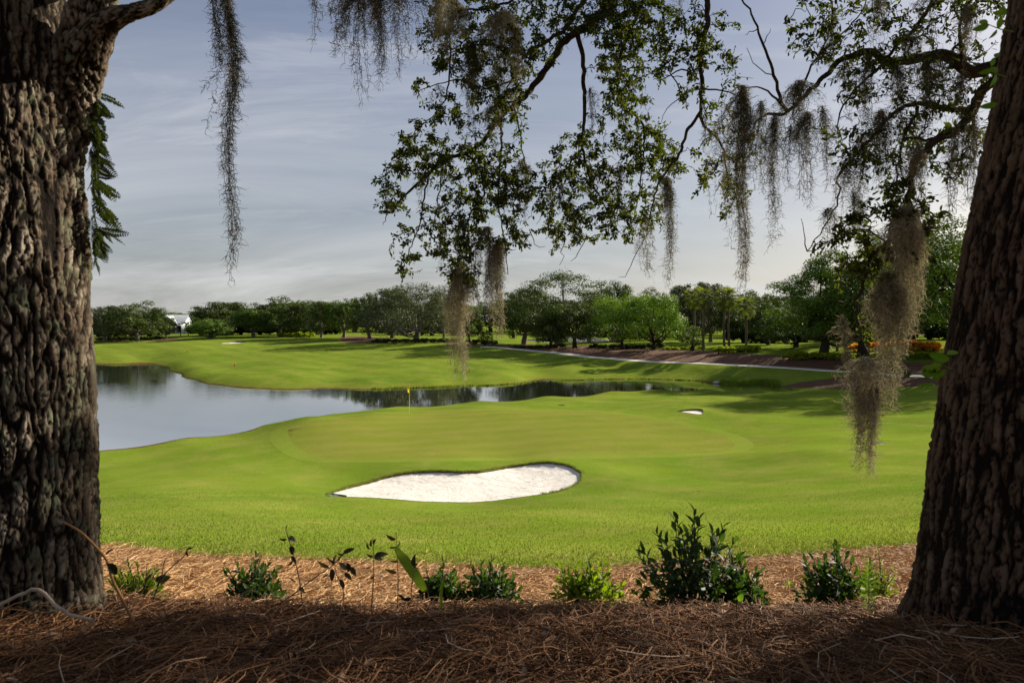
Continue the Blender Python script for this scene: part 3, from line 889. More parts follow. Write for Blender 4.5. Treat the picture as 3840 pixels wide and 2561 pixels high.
# --- branches of the right oak (photo pixel, distance); upper starts lie above the frame
branch_nodes = []            # points where twigs may start, with branch radius
def branch(px, r0, r1, big=False):
    pts_ = np.array([np.array(q, float) if q[1] < 100 and q[2] < 40 and len(q) == 4 else P(*q[:3]) for q in px])
    rad_ = np.linspace(r0, r1, len(pts_))
    L = np.sum(np.linalg.norm(np.diff(pts_, axis=0), axis=1))
    n = max(6, int(L / .05))
    A = smooth_path(np.c_[pts_, rad_], n)
    A[1:-1, :3] += rng.normal(size=(n - 2, 3)) * .006
    branch_nodes.append(A)
    if big:
        return under(obj('limb', bark_tube(A[:, :3], A[:, 3], M['bark_dark'], 'limb', 14, .03, .006, len(branch_nodes))), oak_r)
    mb = MB(); mb.tube(A[:, :3], A[:, 3], 7)
    return under(obj('branch', mb.build('branch', M['bark_dark'], True)), oak_r)
def W3(*pts):
    return [p for p in pts]
def xyz_px(x, y, z):
    return (CU + x / y * F, HV - (z - CZ) / y * F, y)
# big limbs reaching out from the trunk, above and right of the frame
branch([xyz_px(2.12, 2.45, 9.3), xyz_px(2.5, 3.6, 11.0), xyz_px(2.2, 5.2, 11.9), xyz_px(1.5, 6.5, 11.5), (2420, -120, 7.0), (2288, 0, 7.0), (2237, 66, 7.0), (2166, 120, 7.0), (2120, 150, 7.0), (2069, 230, 7.0), (2028, 286, 7.0), (1977, 347, 7.0), (1926, 398, 7.0), (1865, 444, 7.0), (1814, 530, 7.0), (1738, 576, 6.9), (1661, 597, 6.9), (1610, 648, 6.8), (1559, 699, 6.8), (1508, 745, 6.8), (1457, 800, 6.8)], .055, .007, True)
branch([xyz_px(2.12, 2.42, 9.05), xyz_px(3.0, 3.2, 9.5), xyz_px(3.7, 4.3, 9.5), (3708, 255, 5.0), (3623, 262, 5.05), (3577, 223, 5.1), (3512, 206, 5.2), (3414, 229, 5.3), (3348, 233, 5.4), (3296, 210, 5.5), (3243, 197, 5.5), (3197, 210, 5.6), (3152, 229, 5.6), (3119, 262, 5.6), (3073, 308, 5.6), (3027, 350, 5.6), (2955, 419, 5.7), (2900, 425, 5.7), (2857, 432, 5.8), (2824, 485, 5.8)], .052, .007, True)
branch([xyz_px(3.7, 4.3, 9.5), (3728, 308, 4.9), (3662, 367, 5.0), (3636, 432, 5.0), (3577, 498, 5.0), (3512, 524, 5.0), (3479, 563, 5.0), (3427, 609, 5.0), (3414, 690, 5.0), (3414, 773, 5.0), (3390, 850, 5.0), (3330, 910, 5.0), (3270, 960, 4.9), (3240, 1050, 4.9), (3215, 1150, 4.9), (3225, 1260, 4.9), (3262, 1340, 4.8)], .034, .006, True)
branch([xyz_px(2.2, 5.2, 11.9), (2900, -260, 6.4), (2700, -120, 6.4), (2654, 0, 6.4), (2654, 98, 6.4), (2634, 157, 6.4), (2627, 262, 6.4), (2634, 327, 6.4), (2621, 426, 6.4), (2574, 493, 6.4), (2550, 575, 6.4), (2502, 637, 6.4), (2469, 694, 6.4), (2445, 771, 6.4), (2430, 876, 6.4)], .030, .005, True)
for px, r0, r1 in (
    ([(2260, -60, 7.0), (2187, 5, 7.0), (2120, 107, 6.9), (2044, 158, 6.9), (1967, 209, 6.8), (1927, 290, 6.8), (1890, 360, 6.8)], .03, .006),
    ([(2166, 120, 7.0), (2187, 219, 7.0), (2192, 357, 7.0), (2191, 422, 7.0), (2186, 508, 7.0), (2186, 560, 7.0), (2201, 637, 7.0), (2230, 709, 7.0), (2268, 766, 7.0), (2300, 850, 7.0)], .026, .005),
    ([(2186, 560, 7.0), (2143, 608, 7.0), (2096, 656, 7.0), (2024, 697, 7.0)], .012, .005),
    ([(2450, -80, 7.2), (2390, 60, 7.2), (2335, 180, 7.2), (2315, 300, 7.2), (2344, 398, 7.2), (2411, 465, 7.2), (2416, 560, 7.2), (2400, 700, 7.2), (2380, 800, 7.2)], .024, .005),
    ([(2622, 430, 6.4), (2641, 471, 6.4), (2693, 524, 6.4), (2719, 590, 6.3), (2726, 670, 6.3), (2730, 760, 6.3)], .016, .004),
    ([(2621, 300, 6.4), (2560, 260, 6.4), (2500, 290, 6.4), (2470, 305, 6.4)], .009, .004),
    ([(2634, 330, 6.4), (2700, 340, 6.4), (2770, 360, 6.3), (2800, 380, 6.3)], .009, .004),
    ([(1738, 576, 6.9), (1770, 600, 6.9), (1809, 660, 6.9), (1809, 741, 6.9), (1780, 780, 6.9), (1747, 856, 6.9), (1723, 942, 6.9), (1713, 1076, 6.9)], .014, .004),
    ([(1880, 450, 7.0), (1880, 550, 6.9), (1876, 612, 6.9), (1870, 760, 6.8), (1890, 900, 6.8), (1905, 1030, 6.8)], .014, .004),
    ([(1926, 398, 7.0), (1950, 500, 7.0), (1965, 600, 7.0), (1985, 680, 7.0)], .010, .003),
    ([(1610, 648, 6.8), (1590, 740, 6.8), (1570, 850, 6.8), (1530, 950, 6.8), (1510, 1010, 6.8)], .010, .003),
    ([(1661, 597, 6.9), (1650, 700, 6.9), (1630, 820, 6.9), (1610, 930, 6.9)], .009, .003),
    ([(1967, 209, 6.8), (1850, 170, 6.8), (1750, 180, 6.7), (1680, 200, 6.7)], .014, .004),
    ([(2120, 0, 7.0), (1980, -20, 6.9), (1850, 30, 6.8), (1740, 40, 6.8), (1660, 60, 6.7), (1690, 190, 6.7)], .016, .005),
    ([(1926, 300, 6.8), (1830, 330, 6.8), (1720, 300, 6.8), (1600, 330, 6.8), (1550, 350, 6.8)], .010, .003),
    ([(1690, 190, 6.7), (1680, 330, 6.7), (1640, 420, 6.8), (1570, 480, 6.8), (1510, 560, 6.8)], .010, .003),
    ([(2955, 419, 5.7), (2929, 393, 5.7), (2903, 282, 5.7), (2863, 170, 5.7), (2824, 66, 5.7), (2770, -30, 5.7)], .018, .006),
    ([(2994, 360, 5.6), (3040, 250, 5.6), (3086, 196, 5.6), (3217, 66, 5.6), (3260, -20, 5.6)], .010, .004),
    ([(2929, 393, 5.7), (2870, 334, 5.8), (2772, 324, 5.9)], .011, .004),
    ([(3640, 420, 5.0), (3560, 412, 5.1), (3479, 393, 5.2), (3414, 393, 5.2), (3348, 426, 5.3), (3283, 498, 5.3), (3217, 570, 5.4), (3145, 655, 5.4), (3139, 694, 5.4), (3152, 721, 5.4), (3106, 825, 5.4), (3027, 943, 5.4)], .022, .004),
    ([(3322, 235, 5.4), (3270, 280, 5.4), (3217, 321, 5.4), (3152, 426, 5.4), (3140, 470, 5.4)], .014, .004),
    ([(3440, 400, 5.2), (3420, 460, 5.2), (3387, 517, 5.2), (3368, 603, 5.2), (3361, 668, 5.2), (3330, 730, 5.2)], .014, .004),
    ([(3560, -60, 5.2), (3505, 0, 5.2), (3427, 105, 5.3), (3322, 225, 5.4)], .018, .012),
    ([(3512, 524, 5.0), (3460, 520, 5.0), (3400, 517, 5.0)], .013, .006),
    ([(3120, -60, 5.6), (3120, 60, 5.6), (3100, 150, 5.6), (3050, 240, 5.6)], .012, .004),
    ([(3400, 850, 5.0), (3420, 950, 5.0), (3400, 1050, 5.0)], .008, .003),
    ([(3330, 910, 5.0), (3250, 860, 5.0), (3170, 870, 5.0), (3140, 880, 5.0)], .008, .003),
    ([(3623, 262, 5.05), (3600, 120, 5.0), (3640, 0, 4.9)], .016, .006),
    ([(2560, 360, 6.4), (2490, 250, 6.5), (2420, 290, 6.6)], .007, .003),
):
    branch(px, r0, r1)

# --- twigs and leaves, gathered in sprays
NODES = np.concatenate([a[:, :3] for a in branch_nodes])
def inpoly2(px, poly):
    return inside(np.asarray(px, float), np.asarray(poly, float))
def spray(poly, d0, d1, spacing, clump, leaf_per=(13, 21), thr=.42, holes=2.6, min_off=None):
    """fill an area of the crown with twigs grown from the nearest wood, leaves along the last stretch"""
    poly = np.asarray(poly, float)
    lo, hi = poly.min(0), poly.max(0)
    n = int((hi - lo).prod() / spacing ** 2)
    px = lo + rng.random((n, 2)) * (hi - lo)
    px = px[inside(px, poly)]
    nz_ = vnoise(px[:, 0] / 1000 * clump + 3, px[:, 1] / 1000 * clump + 7) * .65 + vnoise(px[:, 0] / 1000 * clump * holes + 13, px[:, 1] / 1000 * clump * holes + 1) * .35
    px = px[rng.random(len(px)) < np.clip((nz_ - thr + .06) / .16, 0, 1)]
    px = px + rng.normal(size=px.shape) * 22
    d = d0 + rng.random(len(px)) * (d1 - d0)
    anchors = np.array([P(u, v, q) for (u, v), q in zip(px, d)])
    nodes = NODES
    dist = np.array([np.min(((nodes - a) ** 2).sum(1)) for a in anchors])
    order = np.argsort(dist)
    node_list = nodes.copy()
    tw, tr = [], []
    LP, LD, LN, LL = [], [], [], []
    for k in order:
        a = anchors[k]
        dd = ((node_list - a) ** 2).sum(1)
        # prefer wood that lies above: twigs droop
        dd = dd + .25 * np.maximum(a[2] - node_list[:, 2], 0) ** 2 * 4
        b = node_list[np.argmin(dd)]
        L = np.linalg.norm(a - b)
        if L < .03 or L > 1.5: continue
        mid = b * .5 + a * .5 + np.array([0, 0, .12 * L]) + rng.normal(size=3) * .10 * L
        t = np.linspace(0, 1, 6)[:, None]
        c = (1 - t) ** 2 * b + 2 * t * (1 - t) * mid + t * t * a
        c[1:-1] += rng.normal(size=(4, 3)) * .012
        tw.append(c); tr.append(np.linspace(.0042 + .003 * min(L, 1), .0018, 6))
        node_list = np.vstack([node_list, c[2:]])
        if rng.random() < .22: continue
        m = rng.integers(*leaf_per)
        s_ = 1 - rng.random(m) ** 1.2 * min(1.0, .34 / L)
        base = (1 - s_[:, None]) ** 2 * b + 2 * s_[:, None] * (1 - s_[:, None]) * mid + s_[:, None] ** 2 * a
        td = norm(a - mid)
        dr = norm(td * .7 + rdir(m) * .9 + np.array([0, 0, -.25]))
        LP.append(base + rng.normal(size=(m, 3)) * .016); LD.append(dr)
        LN.append(norm(rdir(m) + np.array([0, 0, .7])))
        LL.append(.030 + .024 * rng.random(m))
    if not tw: return
    LP, LD, LN, LL = map(np.concatenate, (LP, LD, LN, LL))
    V, Q = batch_tube(np.array(tw), np.array(tr), 3)
    o = under(obj('twigs', mesh('twigs', V, Q, M['twig'])), oak_r); o['kind'] = 'stuff'
    V, Q = batch_leaf(LP, LD, LN, LL, LL * (.38 + .14 * rng.random(len(LL))))
    o = under(obj('foliage', mesh('foliage', V, Q, M['oak_leaf'], False, np.repeat(rng.random(len(LP)), 6))), oak_r); o['kind'] = 'stuff'

spray([(1600, -20), (2420, -20), (2380, 150), (2200, 170), (2080, 200), (1960, 330), (1960, 480), (1800, 540), (1640, 440), (1560, 380), (1540, 340), (1630, 270), (1600, 120)], 6.4, 7.2, 18, 6, thr=.36)
spray([(1430, 680), (1480, 560), (1560, 460), (1720, 520), (1880, 540), (2000, 620), (2000, 740), (1960, 820), (1990, 880), (1960, 1000), (1900, 1080), (1860, 960), (1800, 900), (1770, 1090), (1700, 1080), (1640, 950), (1600, 1010), (1490, 1030), (1510, 850), (1420, 770)], 6.4, 7.1, 16, 7, thr=.37)
spray([(1400, 650), (1470, 620), (1560, 640), (1500, 760), (1450, 790)], 6.6, 7.0, 20, 7, thr=.40)
spray([(2200, 60), (2480, -20), (2560, 60), (2420, 200), (2400, 330), (2480, 500), (2570, 580), (2530, 680), (2450, 860), (2330, 890), (2220, 890), (2100, 930), (2030, 880), (2040, 640), (2130, 500), (2280, 480), (2250, 300)], 6.5, 7.4, 16, 6, thr=.36)
spray([(2420, 200), (2560, 60), (2640, -20), (2800, -20), (2700, 140), (2780, 200), (2840, 330), (2750, 440), (2640, 430), (2540, 360), (2440, 260)], 6.0, 6.7, 23, 7, thr=.42)
spray([(2590, 560), (2700, 440), (2820, 520), (2790, 820), (2690, 840), (2640, 740), (2590, 660)], 6.0, 6.6, 21, 7, thr=.40)
spray([(2940, 150), (3000, -20), (3780, -20), (3720, 250), (3690, 640), (3550, 700), (3480, 560), (3300, 700), (3140, 700), (3060, 640), (3130, 520), (3200, 400), (2990, 320), (3000, 220)], 4.8, 5.7, 25, 7, (7, 13), thr=.34)
spray([(3100, 920), (3200, 800), (3330, 680), (3450, 740), (3530, 800), (3440, 950), (3300, 1020), (3150, 1000)], 4.7, 5.2, 19, 8, thr=.38)
spray([(3090, 980), (3360, 960), (3370, 1150), (3280, 1280), (3170, 1240), (3100, 1100)], 4.7, 5.2, 30, 8, (6, 10), thr=.42)
# bare dead twigs
for px in ([(1457, 796, 6.8), (1440, 830, 6.8), (1436, 845, 6.8)], [(2430, 876, 6.4), (2400, 930, 6.4), (2370, 980, 6.4), (2350, 1030, 6.4), (2320, 1040, 6.4)], [(1985, 860, 6.8), (2010, 920, 6.8), (2045, 925, 6.8)],
           [(2120, 900, 7.0), (2105, 950, 7.0), (2118, 965, 7.0), (2098, 995, 7.0)], [(2200, 880, 7.0), (2160, 965, 7.0), (2140, 980, 7.0)], [(2560, 360, 6.4), (2500, 410, 6.4), (2480, 460, 6.4)], [(2560, 290, 6.4), (2480, 285, 6.4)],
           [(2860, 170, 5.7), (2890, 110, 5.7)], [(2840, 110, 5.7), (2795, 130, 5.7)], [(2903, 282, 5.7), (2840, 250, 5.7), (2800, 180, 5.7)], [(1640, 740, 6.8), (1650, 860, 6.8)], [(3027, 943, 5.4), (3004, 820, 5.4)]):
    branch(px, .005, .002)
# unseen crowns beyond the frame, added and shaped to shade the near straw
def crown(parent, lo, hi, n, size, keep, limbs):
    p_ = lo + rng.random((n * 3, 3)) * (np.array(hi) - lo)
    cl = vnoise(p_[:, 0] * .9 + 3, p_[:, 1] * .9, p_[:, 2] * .9)
    p_ = p_[cl > .49]
    u = CU + p_[:, 0] / np.maximum(p_[:, 1], .1) * F; v = HV - (p_[:, 2] - CZ) / np.maximum(p_[:, 1], .1) * F
    p_ = p_[keep(u, v, p_)][:n]
    L = size * (.7 + .6 * rng.random(len(p_)))
    V, Q = batch_leaf(p_, rdir(len(p_)), norm(rdir(len(p_)) + np.array([0, 0, .6])), L, L * .5)
    o = under(obj('crown', mesh('crown', V, Q, M['oak_leaf'], False, np.repeat(rng.random(len(p_)), 6))), parent); o['kind'] = 'stuff'
    for pts_, r0, r1 in limbs:
        under(obj('limb', bark_tube(pts_, np.linspace(r0, r1, len(pts_)), M['bark_dark'], 'limb', 10, .08, .006)), parent)
def _sun_gap(p_):
    # leaves dropped from the unseen crown so the low sun reaches the left trunk
    t = (p_[:, 0] + 1.6) / sun_vec.x
    ly, lz = p_[:, 1] - sun_vec.y * t, p_[:, 2] - sun_vec.z * t
    return (np.abs(ly - 2.2) < .45) & (lz > 7.3) & (lz < 9.8) & (rng.random(len(p_)) < .85)
off = lambda u, v, p_: ~_sun_gap(p_) & ((v < -60) | (u > 3960) | (p_[:, 1] < .2)) & (p_[:, 1] < 2.75 + 1.25 * (p_[:, 2] - 6.2) + .5 * rng.normal(size=len(p_)))  # crown cut along the sun's slope so straw past the crest stays lit
crown(oak_r, np.array([1.0, .5, 9.6]), (14, 16, 17), 30000, .115, off, [([(2.2, 2.4, 9.8), (3.8, 4.0, 11.5), (6, 6, 12.5), (8.5, 7.5, 13.2)], .16, .03), ([(2.2, 2.4, 10), (3.0, 3.4, 12), (3.5, 5.5, 14), (4, 8, 15)], .14, .03), ([(2.15, 2.4, 9.5), (4.5, 2.6, 10.5), (7.5, 3.2, 11.2)], .13, .03)])
crown(oak_l, np.array([-8.0, -2.5, 11.2]), (1.5, 6, 15), 8000, .105, off, [([(-1.98, 2.52, 10), (-2.6, 3.0, 12), (-4, 3.6, 13.5)], .2, .04), ([(-1.6, 2.55, 9.2), (-1.2, 2.8, 11.2), (.3, 3.4, 13)], .1, .03)])  # unseen left crown, added to dim the sky light

# ------------------------------------------------------------------ far trees
def tree_proto(seed, H, Wd, mat, leaf, n, trunk_h=.22, kind='oak', trunk_mat='bark_far', density_low=.07, limbs_vis=True, rx=None):
    """trunk + limbs mesh and crown mesh of one broad tree standing at the origin"""
    r2 = np.random.default_rng(seed)
    low = H * density_low
    cz, rz = (low + H) / 2, (H - low) / 2
    rx = Wd / 2
    ncl = int(70 + 40 * (Wd / 12))
    if kind == 'bush': ncl = 30
    dirs = r2.normal(size=(ncl * 4, 3)); dirs = dirs / np.linalg.norm(dirs, axis=1)[:, None]
    dirs = dirs[dirs[:, 2] > -.93][:ncl]
    rad = .40 + .52 * r2.random(len(dirs)) ** .55
    lump = 1 + .26 * (r2.random(len(dirs)) - .5)
    cc = dirs * (rad * lump)[:, None] * np.array([rx, rx, rz]) + np.array([0, 0, cz])
    cc[:, :2] *= np.where(dirs[:, 2] < 0, 1 + .35 * np.minimum(1, -dirs[:, 2] * 1.5), 1)[:, None]
    cc[:, 2] = np.maximum(cc[:, 2], low)
    cr = (.10 + .15 * r2.random(len(cc)) ** 1.5) * (rx * .5 + rz * .5) * 1.35
    # leaves on the shells of the clumps, upper side fuller
    w = cr ** 2; w = w / w.sum()
    ci = r2.choice(len(cc), n, p=w)
    dv = r2.normal(size=(n, 3)); dv = dv / np.linalg.norm(dv, axis=1)[:, None]
    dv[:, 2] = np.where((dv[:, 2] < -.2) & (r2.random(n) < .6), -dv[:, 2], dv[:, 2])
    rr_ = r2.random(n) ** .33
    stray = r2.random(n) < .03
    rr_ = np.where(stray, 1 + .3 * r2.random(n), rr_)
    pos = cc[ci] + dv * (cr[ci] * rr_)[:, None] * np.array([1.1, 1.1, .72])
    nrm = dv * 1.3 + r2.normal(size=(n, 3)) * .42 + np.array([0, 0, .3])
    nrm = nrm / np.linalg.norm(nrm, axis=1)[:, None]
    ld = r2.normal(size=(n, 3)); ld = np.cross(nrm, ld)
    L = leaf * (.6 + .8 * r2.random(n))
    V, Q = batch_kite(pos, ld, nrm, L, L * .62)
    ct = r2.random(len(cc))
    tint = np.clip(.25 * r2.random(n) + .55 * ct[ci] + .15 * r2.random(n), 0, 1)
    cm = mesh('crown', V, Q, mat, False, np.repeat(tint, 4))
    mb = MB()
    if kind != 'bush':
        th = H * trunk_h
        r0 = .028 * H + .08
        lean = r2.normal(size=2) * .03 * H
        top = np.array([lean[0], lean[1], th * 1.25])
        mb.tube(smooth_path([(0, 0, -.3), (0, 0, .05 * H), (lean[0] * .5, lean[1] * .5, th * .7), top], 10), np.linspace(r0 * 1.5, r0 * .85, 10), 9)
        order = np.argsort(-cr)[:13 if limbs_vis else 8]
        for k in order:
            e = cc[k]
            a = top * (.75 + .25 * r2.random())
            m1 = a * .6 + e * .4 + np.array([0, 0, -.05 * H]) + r2.normal(size=3) * .04 * H
            c = smooth_path([a, m1, a * .2 + e * .8 + r2.normal(size=3) * .03 * H, e], 9)
            mb.tube(c, np.linspace(r0 * .5, r0 * .1, 9), 5)
            for q in range(2):
                e2 = cc[r2.integers(len(cc))]
                if np.linalg.norm(e2 - c[5]) < .55 * rx:
                    mb.tube(smooth_path([c[5], (c[5] + e2) / 2 + r2.normal(size=3) * .02 * H, e2], 5), np.linspace(r0 * .2, r0 * .06, 5), 4)
    return (mb.build('trunk', M[trunk_mat], True) if mb.n else None), cm

ordinal = ['first', 'second', 'third', 'fourth', 'fifth', 'sixth', 'seventh', 'eighth', 'ninth', 'tenth', 'eleventh', 'twelfth', 'thirteenth', 'fourteenth']
protos = {}
def proto(key, *a, **k):
    protos[key] = tree_proto(*a, **k)
    protos[key + '_dim'] = (a[1], a[2])
n_far = 13500
proto('oak_a', 11, 10, 13, M['far_leaf'], .34, n_far)
proto('oak_b', 12, 10, 12, M['far_leaf'], .34, n_far, trunk_h=.18)
proto('oak_c', 13, 11, 11, M['far_leaf_mid'], .34, n_far, trunk_h=.16)
proto('oak_grey', 14, 10, 12, M['far_leaf_grey'], .32, n_far, trunk_h=.14)
proto('oak_d', 15, 12, 12, M['far_leaf'], .33, n_far, trunk_h=.24)
proto('oak_pale', 16, 13, 18, M['far_leaf_grey'], .28, 20000, trunk_h=.15, limbs_vis=True)
proto('round', 17, 6, 11, M['far_leaf_mid'], .30, 8000, trunk_h=.05, density_low=.08)
proto('tall', 18, 15, 17, M['far_leaf'], .28, 24000, trunk_h=.20)
proto('dark', 19, 9, 11, M['far_leaf'], .27, 15000, trunk_h=.22, trunk_mat='bark_dark')
proto('bright', 20, 9.5, 14, M['far_leaf_bright'], .26, 18000, trunk_h=.12, density_low=.10, trunk_mat='bark_dark')
proto('near_a', 21, 15, 14, M['far_leaf_mid'], .26, 36000, trunk_h=.15, trunk_mat='bark_dark')
proto('near_b', 22, 17, 17, M['far_leaf_mid'], .26, 42000, trunk_h=.24, density_low=.25, trunk_mat='bark_dark')
proto('near_c', 23, 11, 11, M['far_leaf'], .25, 26000, trunk_h=.10, density_low=.08, trunk_mat='bark_dark')
proto('slim', 24, 4.3, 2.6, M['far_leaf_mid'], .17, 1800, trunk_h=.3, trunk_mat='bark_dark')
proto('pine', 25, 14, 7, M['far_leaf'], .34, 4000, trunk_h=.6, trunk_mat='bark_far')
proto('sapling', 26, 3.4, 2.6, M['far_leaf'], .18, 1800, trunk_h=.12, trunk_mat='bark_dark')

def place_tree(key, u, d, vt, wpx, label, rot=None, group=None, base=None, name='oak_tree'):
    """u column of the trunk, d distance, vt row of the top, wpx crown width in photo pixels"""
    tm, cm = protos[key]; H0, W0 = protos[key + '_dim']
    p = at(u, d) if base is None else base
    H = (CZ - (vt - HV) / F * p[1]) - p[2]
    W_ = wpx / F * p[1]
    t = tag(empty(name, p), label, 'tree', group)
    t.rotation_euler = (0, 0, rot if rot is not None else rng.random() * 6.28)
    t.scale = (W_ / W0 * 1.18, W_ / W0 * 1.18, H / H0 * .96)
    if tm: obj('trunk', tm, t)
    obj('crown', cm, t)
    return t
G1 = 'oaks along the far side of the fairway'
G2 = 'oaks beside the cart path'
G3 = 'trees in the far background'
G4 = 'large oaks on the right bank'
for a in (
    ('oak_grey', 395, 178, 1140, 170, 'greyish oak nearest the left trunk on the far bank', 1.0, G1),
    ('oak_a', 515, 176, 1128, 190, 'dark rounded oak just left of the white house', 2.0, G1),
    ('oak_b', 622, 190, 1186, 62, 'small oak covering the left half of the white house', .4, G1),
    ('round', 790, 176, 1189, 150, 'low dome shaped oak right of the white house with foliage to the ground', .3, G1),
    ('oak_b', 848, 200, 1126, 215, 'dark oak rising behind the low dome shaped oak', 2.2, G1),
    ('oak_c', 950, 186, 1140, 130, 'mid green oak second right of the dome shaped oak', 5.1, G1),
    ('oak_a', 1050, 190, 1108, 190, 'tall crowned oak left of centre above the shaded fairway edge', 4.0, G1),
    ('oak_d', 1160, 188, 1118, 140, 'narrow dark oak behind the fairway end of the middle mulch bed', 3.0, G1),
    ('oak_b', 1205, 176, 1124, 110, 'lower oak in front of the left end of the middle mulch bed', 1.2, G1),
    ('oak_c', 1290, 174, 1104, 125, 'fresh green oak behind the left end of the middle mulch bed', 3.3, G1),
    ('oak_d', 1385, 168, 1088, 130, 'dark oak directly left of the pale limbed spreading oak', .9, G1),
    ('oak_pale', 1560, 152, 1046, 320, 'broad spreading oak with pale visible limbs left of the hanging moss', .5, G1),
    ('oak_b', 1470, 172, 1072, 150, 'oak behind the left shoulder of the pale limbed oak', 5.7, G1),
    ('oak_a', 1665, 168, 1080, 130, 'oak behind the right shoulder of the pale limbed oak', 2.7, G1),
    ('dark', 1760, 140, 1128, 85, 'small dark trunked oak standing alone between the two moss strands', 2.4, G1),
    ('oak_c', 1700, 240, 1120, 170, 'far oak behind the small lone oak, left part', 1.0, G3),
    ('oak_a', 1840, 260, 1124, 190, 'far oak behind the gap at the end of the cart path', 3.0, G3),
    ('oak_b', 1960, 270, 1120, 190, 'far oak behind the far pond, left side', 5.0, G3),
    ('oak_c', 2120, 280, 1120, 200, 'far oak behind the far pond, centre', 2.0, G3),
    ('oak_a', 2290, 270, 1115, 200, 'far oak behind the far pond, right side', 1.5, G3),
    ('oak_b', 2470, 250, 1105, 200, 'far oak behind the bright green tree', 4.5, G3),
    ('oak_c', 2640, 230, 1080, 200, 'far oak behind the palms, left side', .2, G3),
    ('oak_a', 2830, 220, 1085, 200, 'far oak behind the palms, right side', 3.9, G3),
    ('oak_b', 1120, 260, 1130, 240, 'far oak seen through the trunks left of centre', 1.1, G3),
    ('oak_a', 1420, 260, 1120, 260, 'far oak seen through the trunks behind the middle mulch bed', 4.1, G3),
    ('oak_c', 700, 280, 1160, 220, 'far oak behind the white house roof', 3.7, G3),
    ('tall', 2095, 134, 1008, 330, 'tallest spreading oak in the middle with an open airy top', .8, G2),
    ('oak_d', 1965, 142, 1068, 180, 'oak left of the tall middle oak above the path end', 2.9, G2),
    ('dark', 2155, 122, 1115, 205, 'dark rounded oak below the tall middle oak', 1.7, G2),
    ('dark', 2065, 126, 1170, 130, 'small dark oak at the left foot of the tall middle oak', 4.4, G2),
    ('oak_d', 2300, 146, 1038, 150, 'upright oak between the tall middle oak and the bright green tree', 5.2, G2),
    ('oak_a', 2440, 150, 1075, 140, 'dark oak showing above the bright green tree', 3.6, G2),
    ('oak_grey', 2560, 138, 1055, 150, 'grey green oak behind the left palms', 2.1, G2),
    ('oak_grey', 2665, 134, 1048, 170, 'grey green mossy oak behind the middle palms', 4.6, G2),
    ('near_c', 2790, 128, 1090, 170, 'dark oak behind the rightmost palm', 1.9, G2),
    ('near_c', 2880, 112, 1100, 150, 'dark green oak at the left end of the right bank trees', 3.1, G4),
    ('near_c', 2985, 100, 1130, 190, 'low dark oak behind the yellow hedge', 5.0, G4),
    ('near_a', 3090, 87, 965, 340, 'leafy oak with a jagged top left of the thick hanging moss', 1.3, G4),
    ('near_a', 3235, 86, 870, 340, 'tall leafy oak directly behind the thick hanging moss', 3.4, G4),
    ('near_c', 3260, 110, 1090, 260, 'shaded oak filling the space behind the staked tree', .6, G4),
    ('near_b', 3640, 72, 810, 540, 'largest oak on the right bank, partly behind the right trunk', 2.5, G4),
    ('near_c', 3420, 118, 1060, 260, 'oak in the shade behind the orange bushes', 4.2, G4),
    ('near_a', 3760, 90, 850, 420, 'oak mostly hidden by the right trunk', 5.5, G4),
):
    place_tree(*a)
for i, (u, d, vt, w) in enumerate(((360, 230, 1175, 150), (470, 240, 1170, 190), (900, 250, 1150, 220), (1010, 240, 1150, 200), (1230, 250, 1140, 220), (1330, 240, 1135, 200), (1540, 250, 1130, 240), (1640, 240, 1125, 200), (2040, 240, 1130, 200), (2210, 230, 1120, 200), (2380, 220, 1110, 210), (2560, 200, 1110, 190), (2730, 190, 1110, 190), (2920, 180, 1100, 200), (3080, 170, 1090, 240), (3260, 160, 1080, 260), (3430, 150, 1070, 280), (3600, 150, 1070, 280))):
    place_tree(['oak_a', 'oak_b', 'oak_c', 'oak_d'][i % 4], u, d, vt, w, 'oak in the far belt behind the fairway trees, %s from the left' % (ordinal + ['fifteenth', 'sixteenth', 'seventeenth', 'eighteenth'])[i], i * 1.1, G3)
place_tree('bright', 2335, 117, 1098, 215, 'bright yellow green broad tree, left half of the bright pair', 1.0, 'bright green trees above the cart path', name='broadleaf_tree')
place_tree('bright', 2452, 113, 1092, 205, 'bright yellow green broad tree, right half of the bright pair', 3.5, 'bright green trees above the cart path', name='broadleaf_tree')
place_tree('slim', 2597, 106, 1203, 70, 'slim young tree standing just left of the palms', 0, None, name='young_tree')
place_tree('sapling', 1820, 136, 1232, 46, 'small conical young tree beside the cart path end', 0, None, name='young_tree')
place_tree('pine', 738, 300, 1168, 70, 'tiny far pine peeking over the house left', 0, G3, name='pine_tree')
place_tree('pine', 1450, 320, 1150, 70, 'tiny far pine behind the fairway oaks', 2, G3, name='pine_tree')
# ------------------------------------------------------------------ palms
def frond_mesh(L, W_, seed):
    r2 = np.random.default_rng(seed)
    mb = MB()
    mb.tube([(0, 0, 0), (L * .25, 0, L * .06), (L * .5, 0, L * .06)], [.035, .028, .02], 4, .3)
    for a in np.linspace(-1.25, 1.25, 15):
        dr = np.array([math.cos(a), math.sin(a), 0])
        l = L * .62 * (1 - .12 * abs(a)) * (.9 + .2 * r2.random())
        s = np.array([-dr[1], dr[0], .25])
        b = np.array([L * .48, 0, L * .06])
        V = [b, b + dr * l * .5 + s * .05, b + dr * l * .5 - s * .05, b + dr * l + np.array([0, 0, -l * .35])]
        mb.add(V, [[0, 1, 2], [1, 3, 2]], r2.random())
    return mb.build('frond', M['palm_leaf'])
fr = [frond_mesh(2.0, .8, s) for s in range(4)]
pt = MB()
zz = np.linspace(-.3, 8.0, 60)
pr = .20 * (1 - .2 * zz / 8) + .018 * np.sin(zz * 24) + np.where(zz > 7.2, .05, 0)
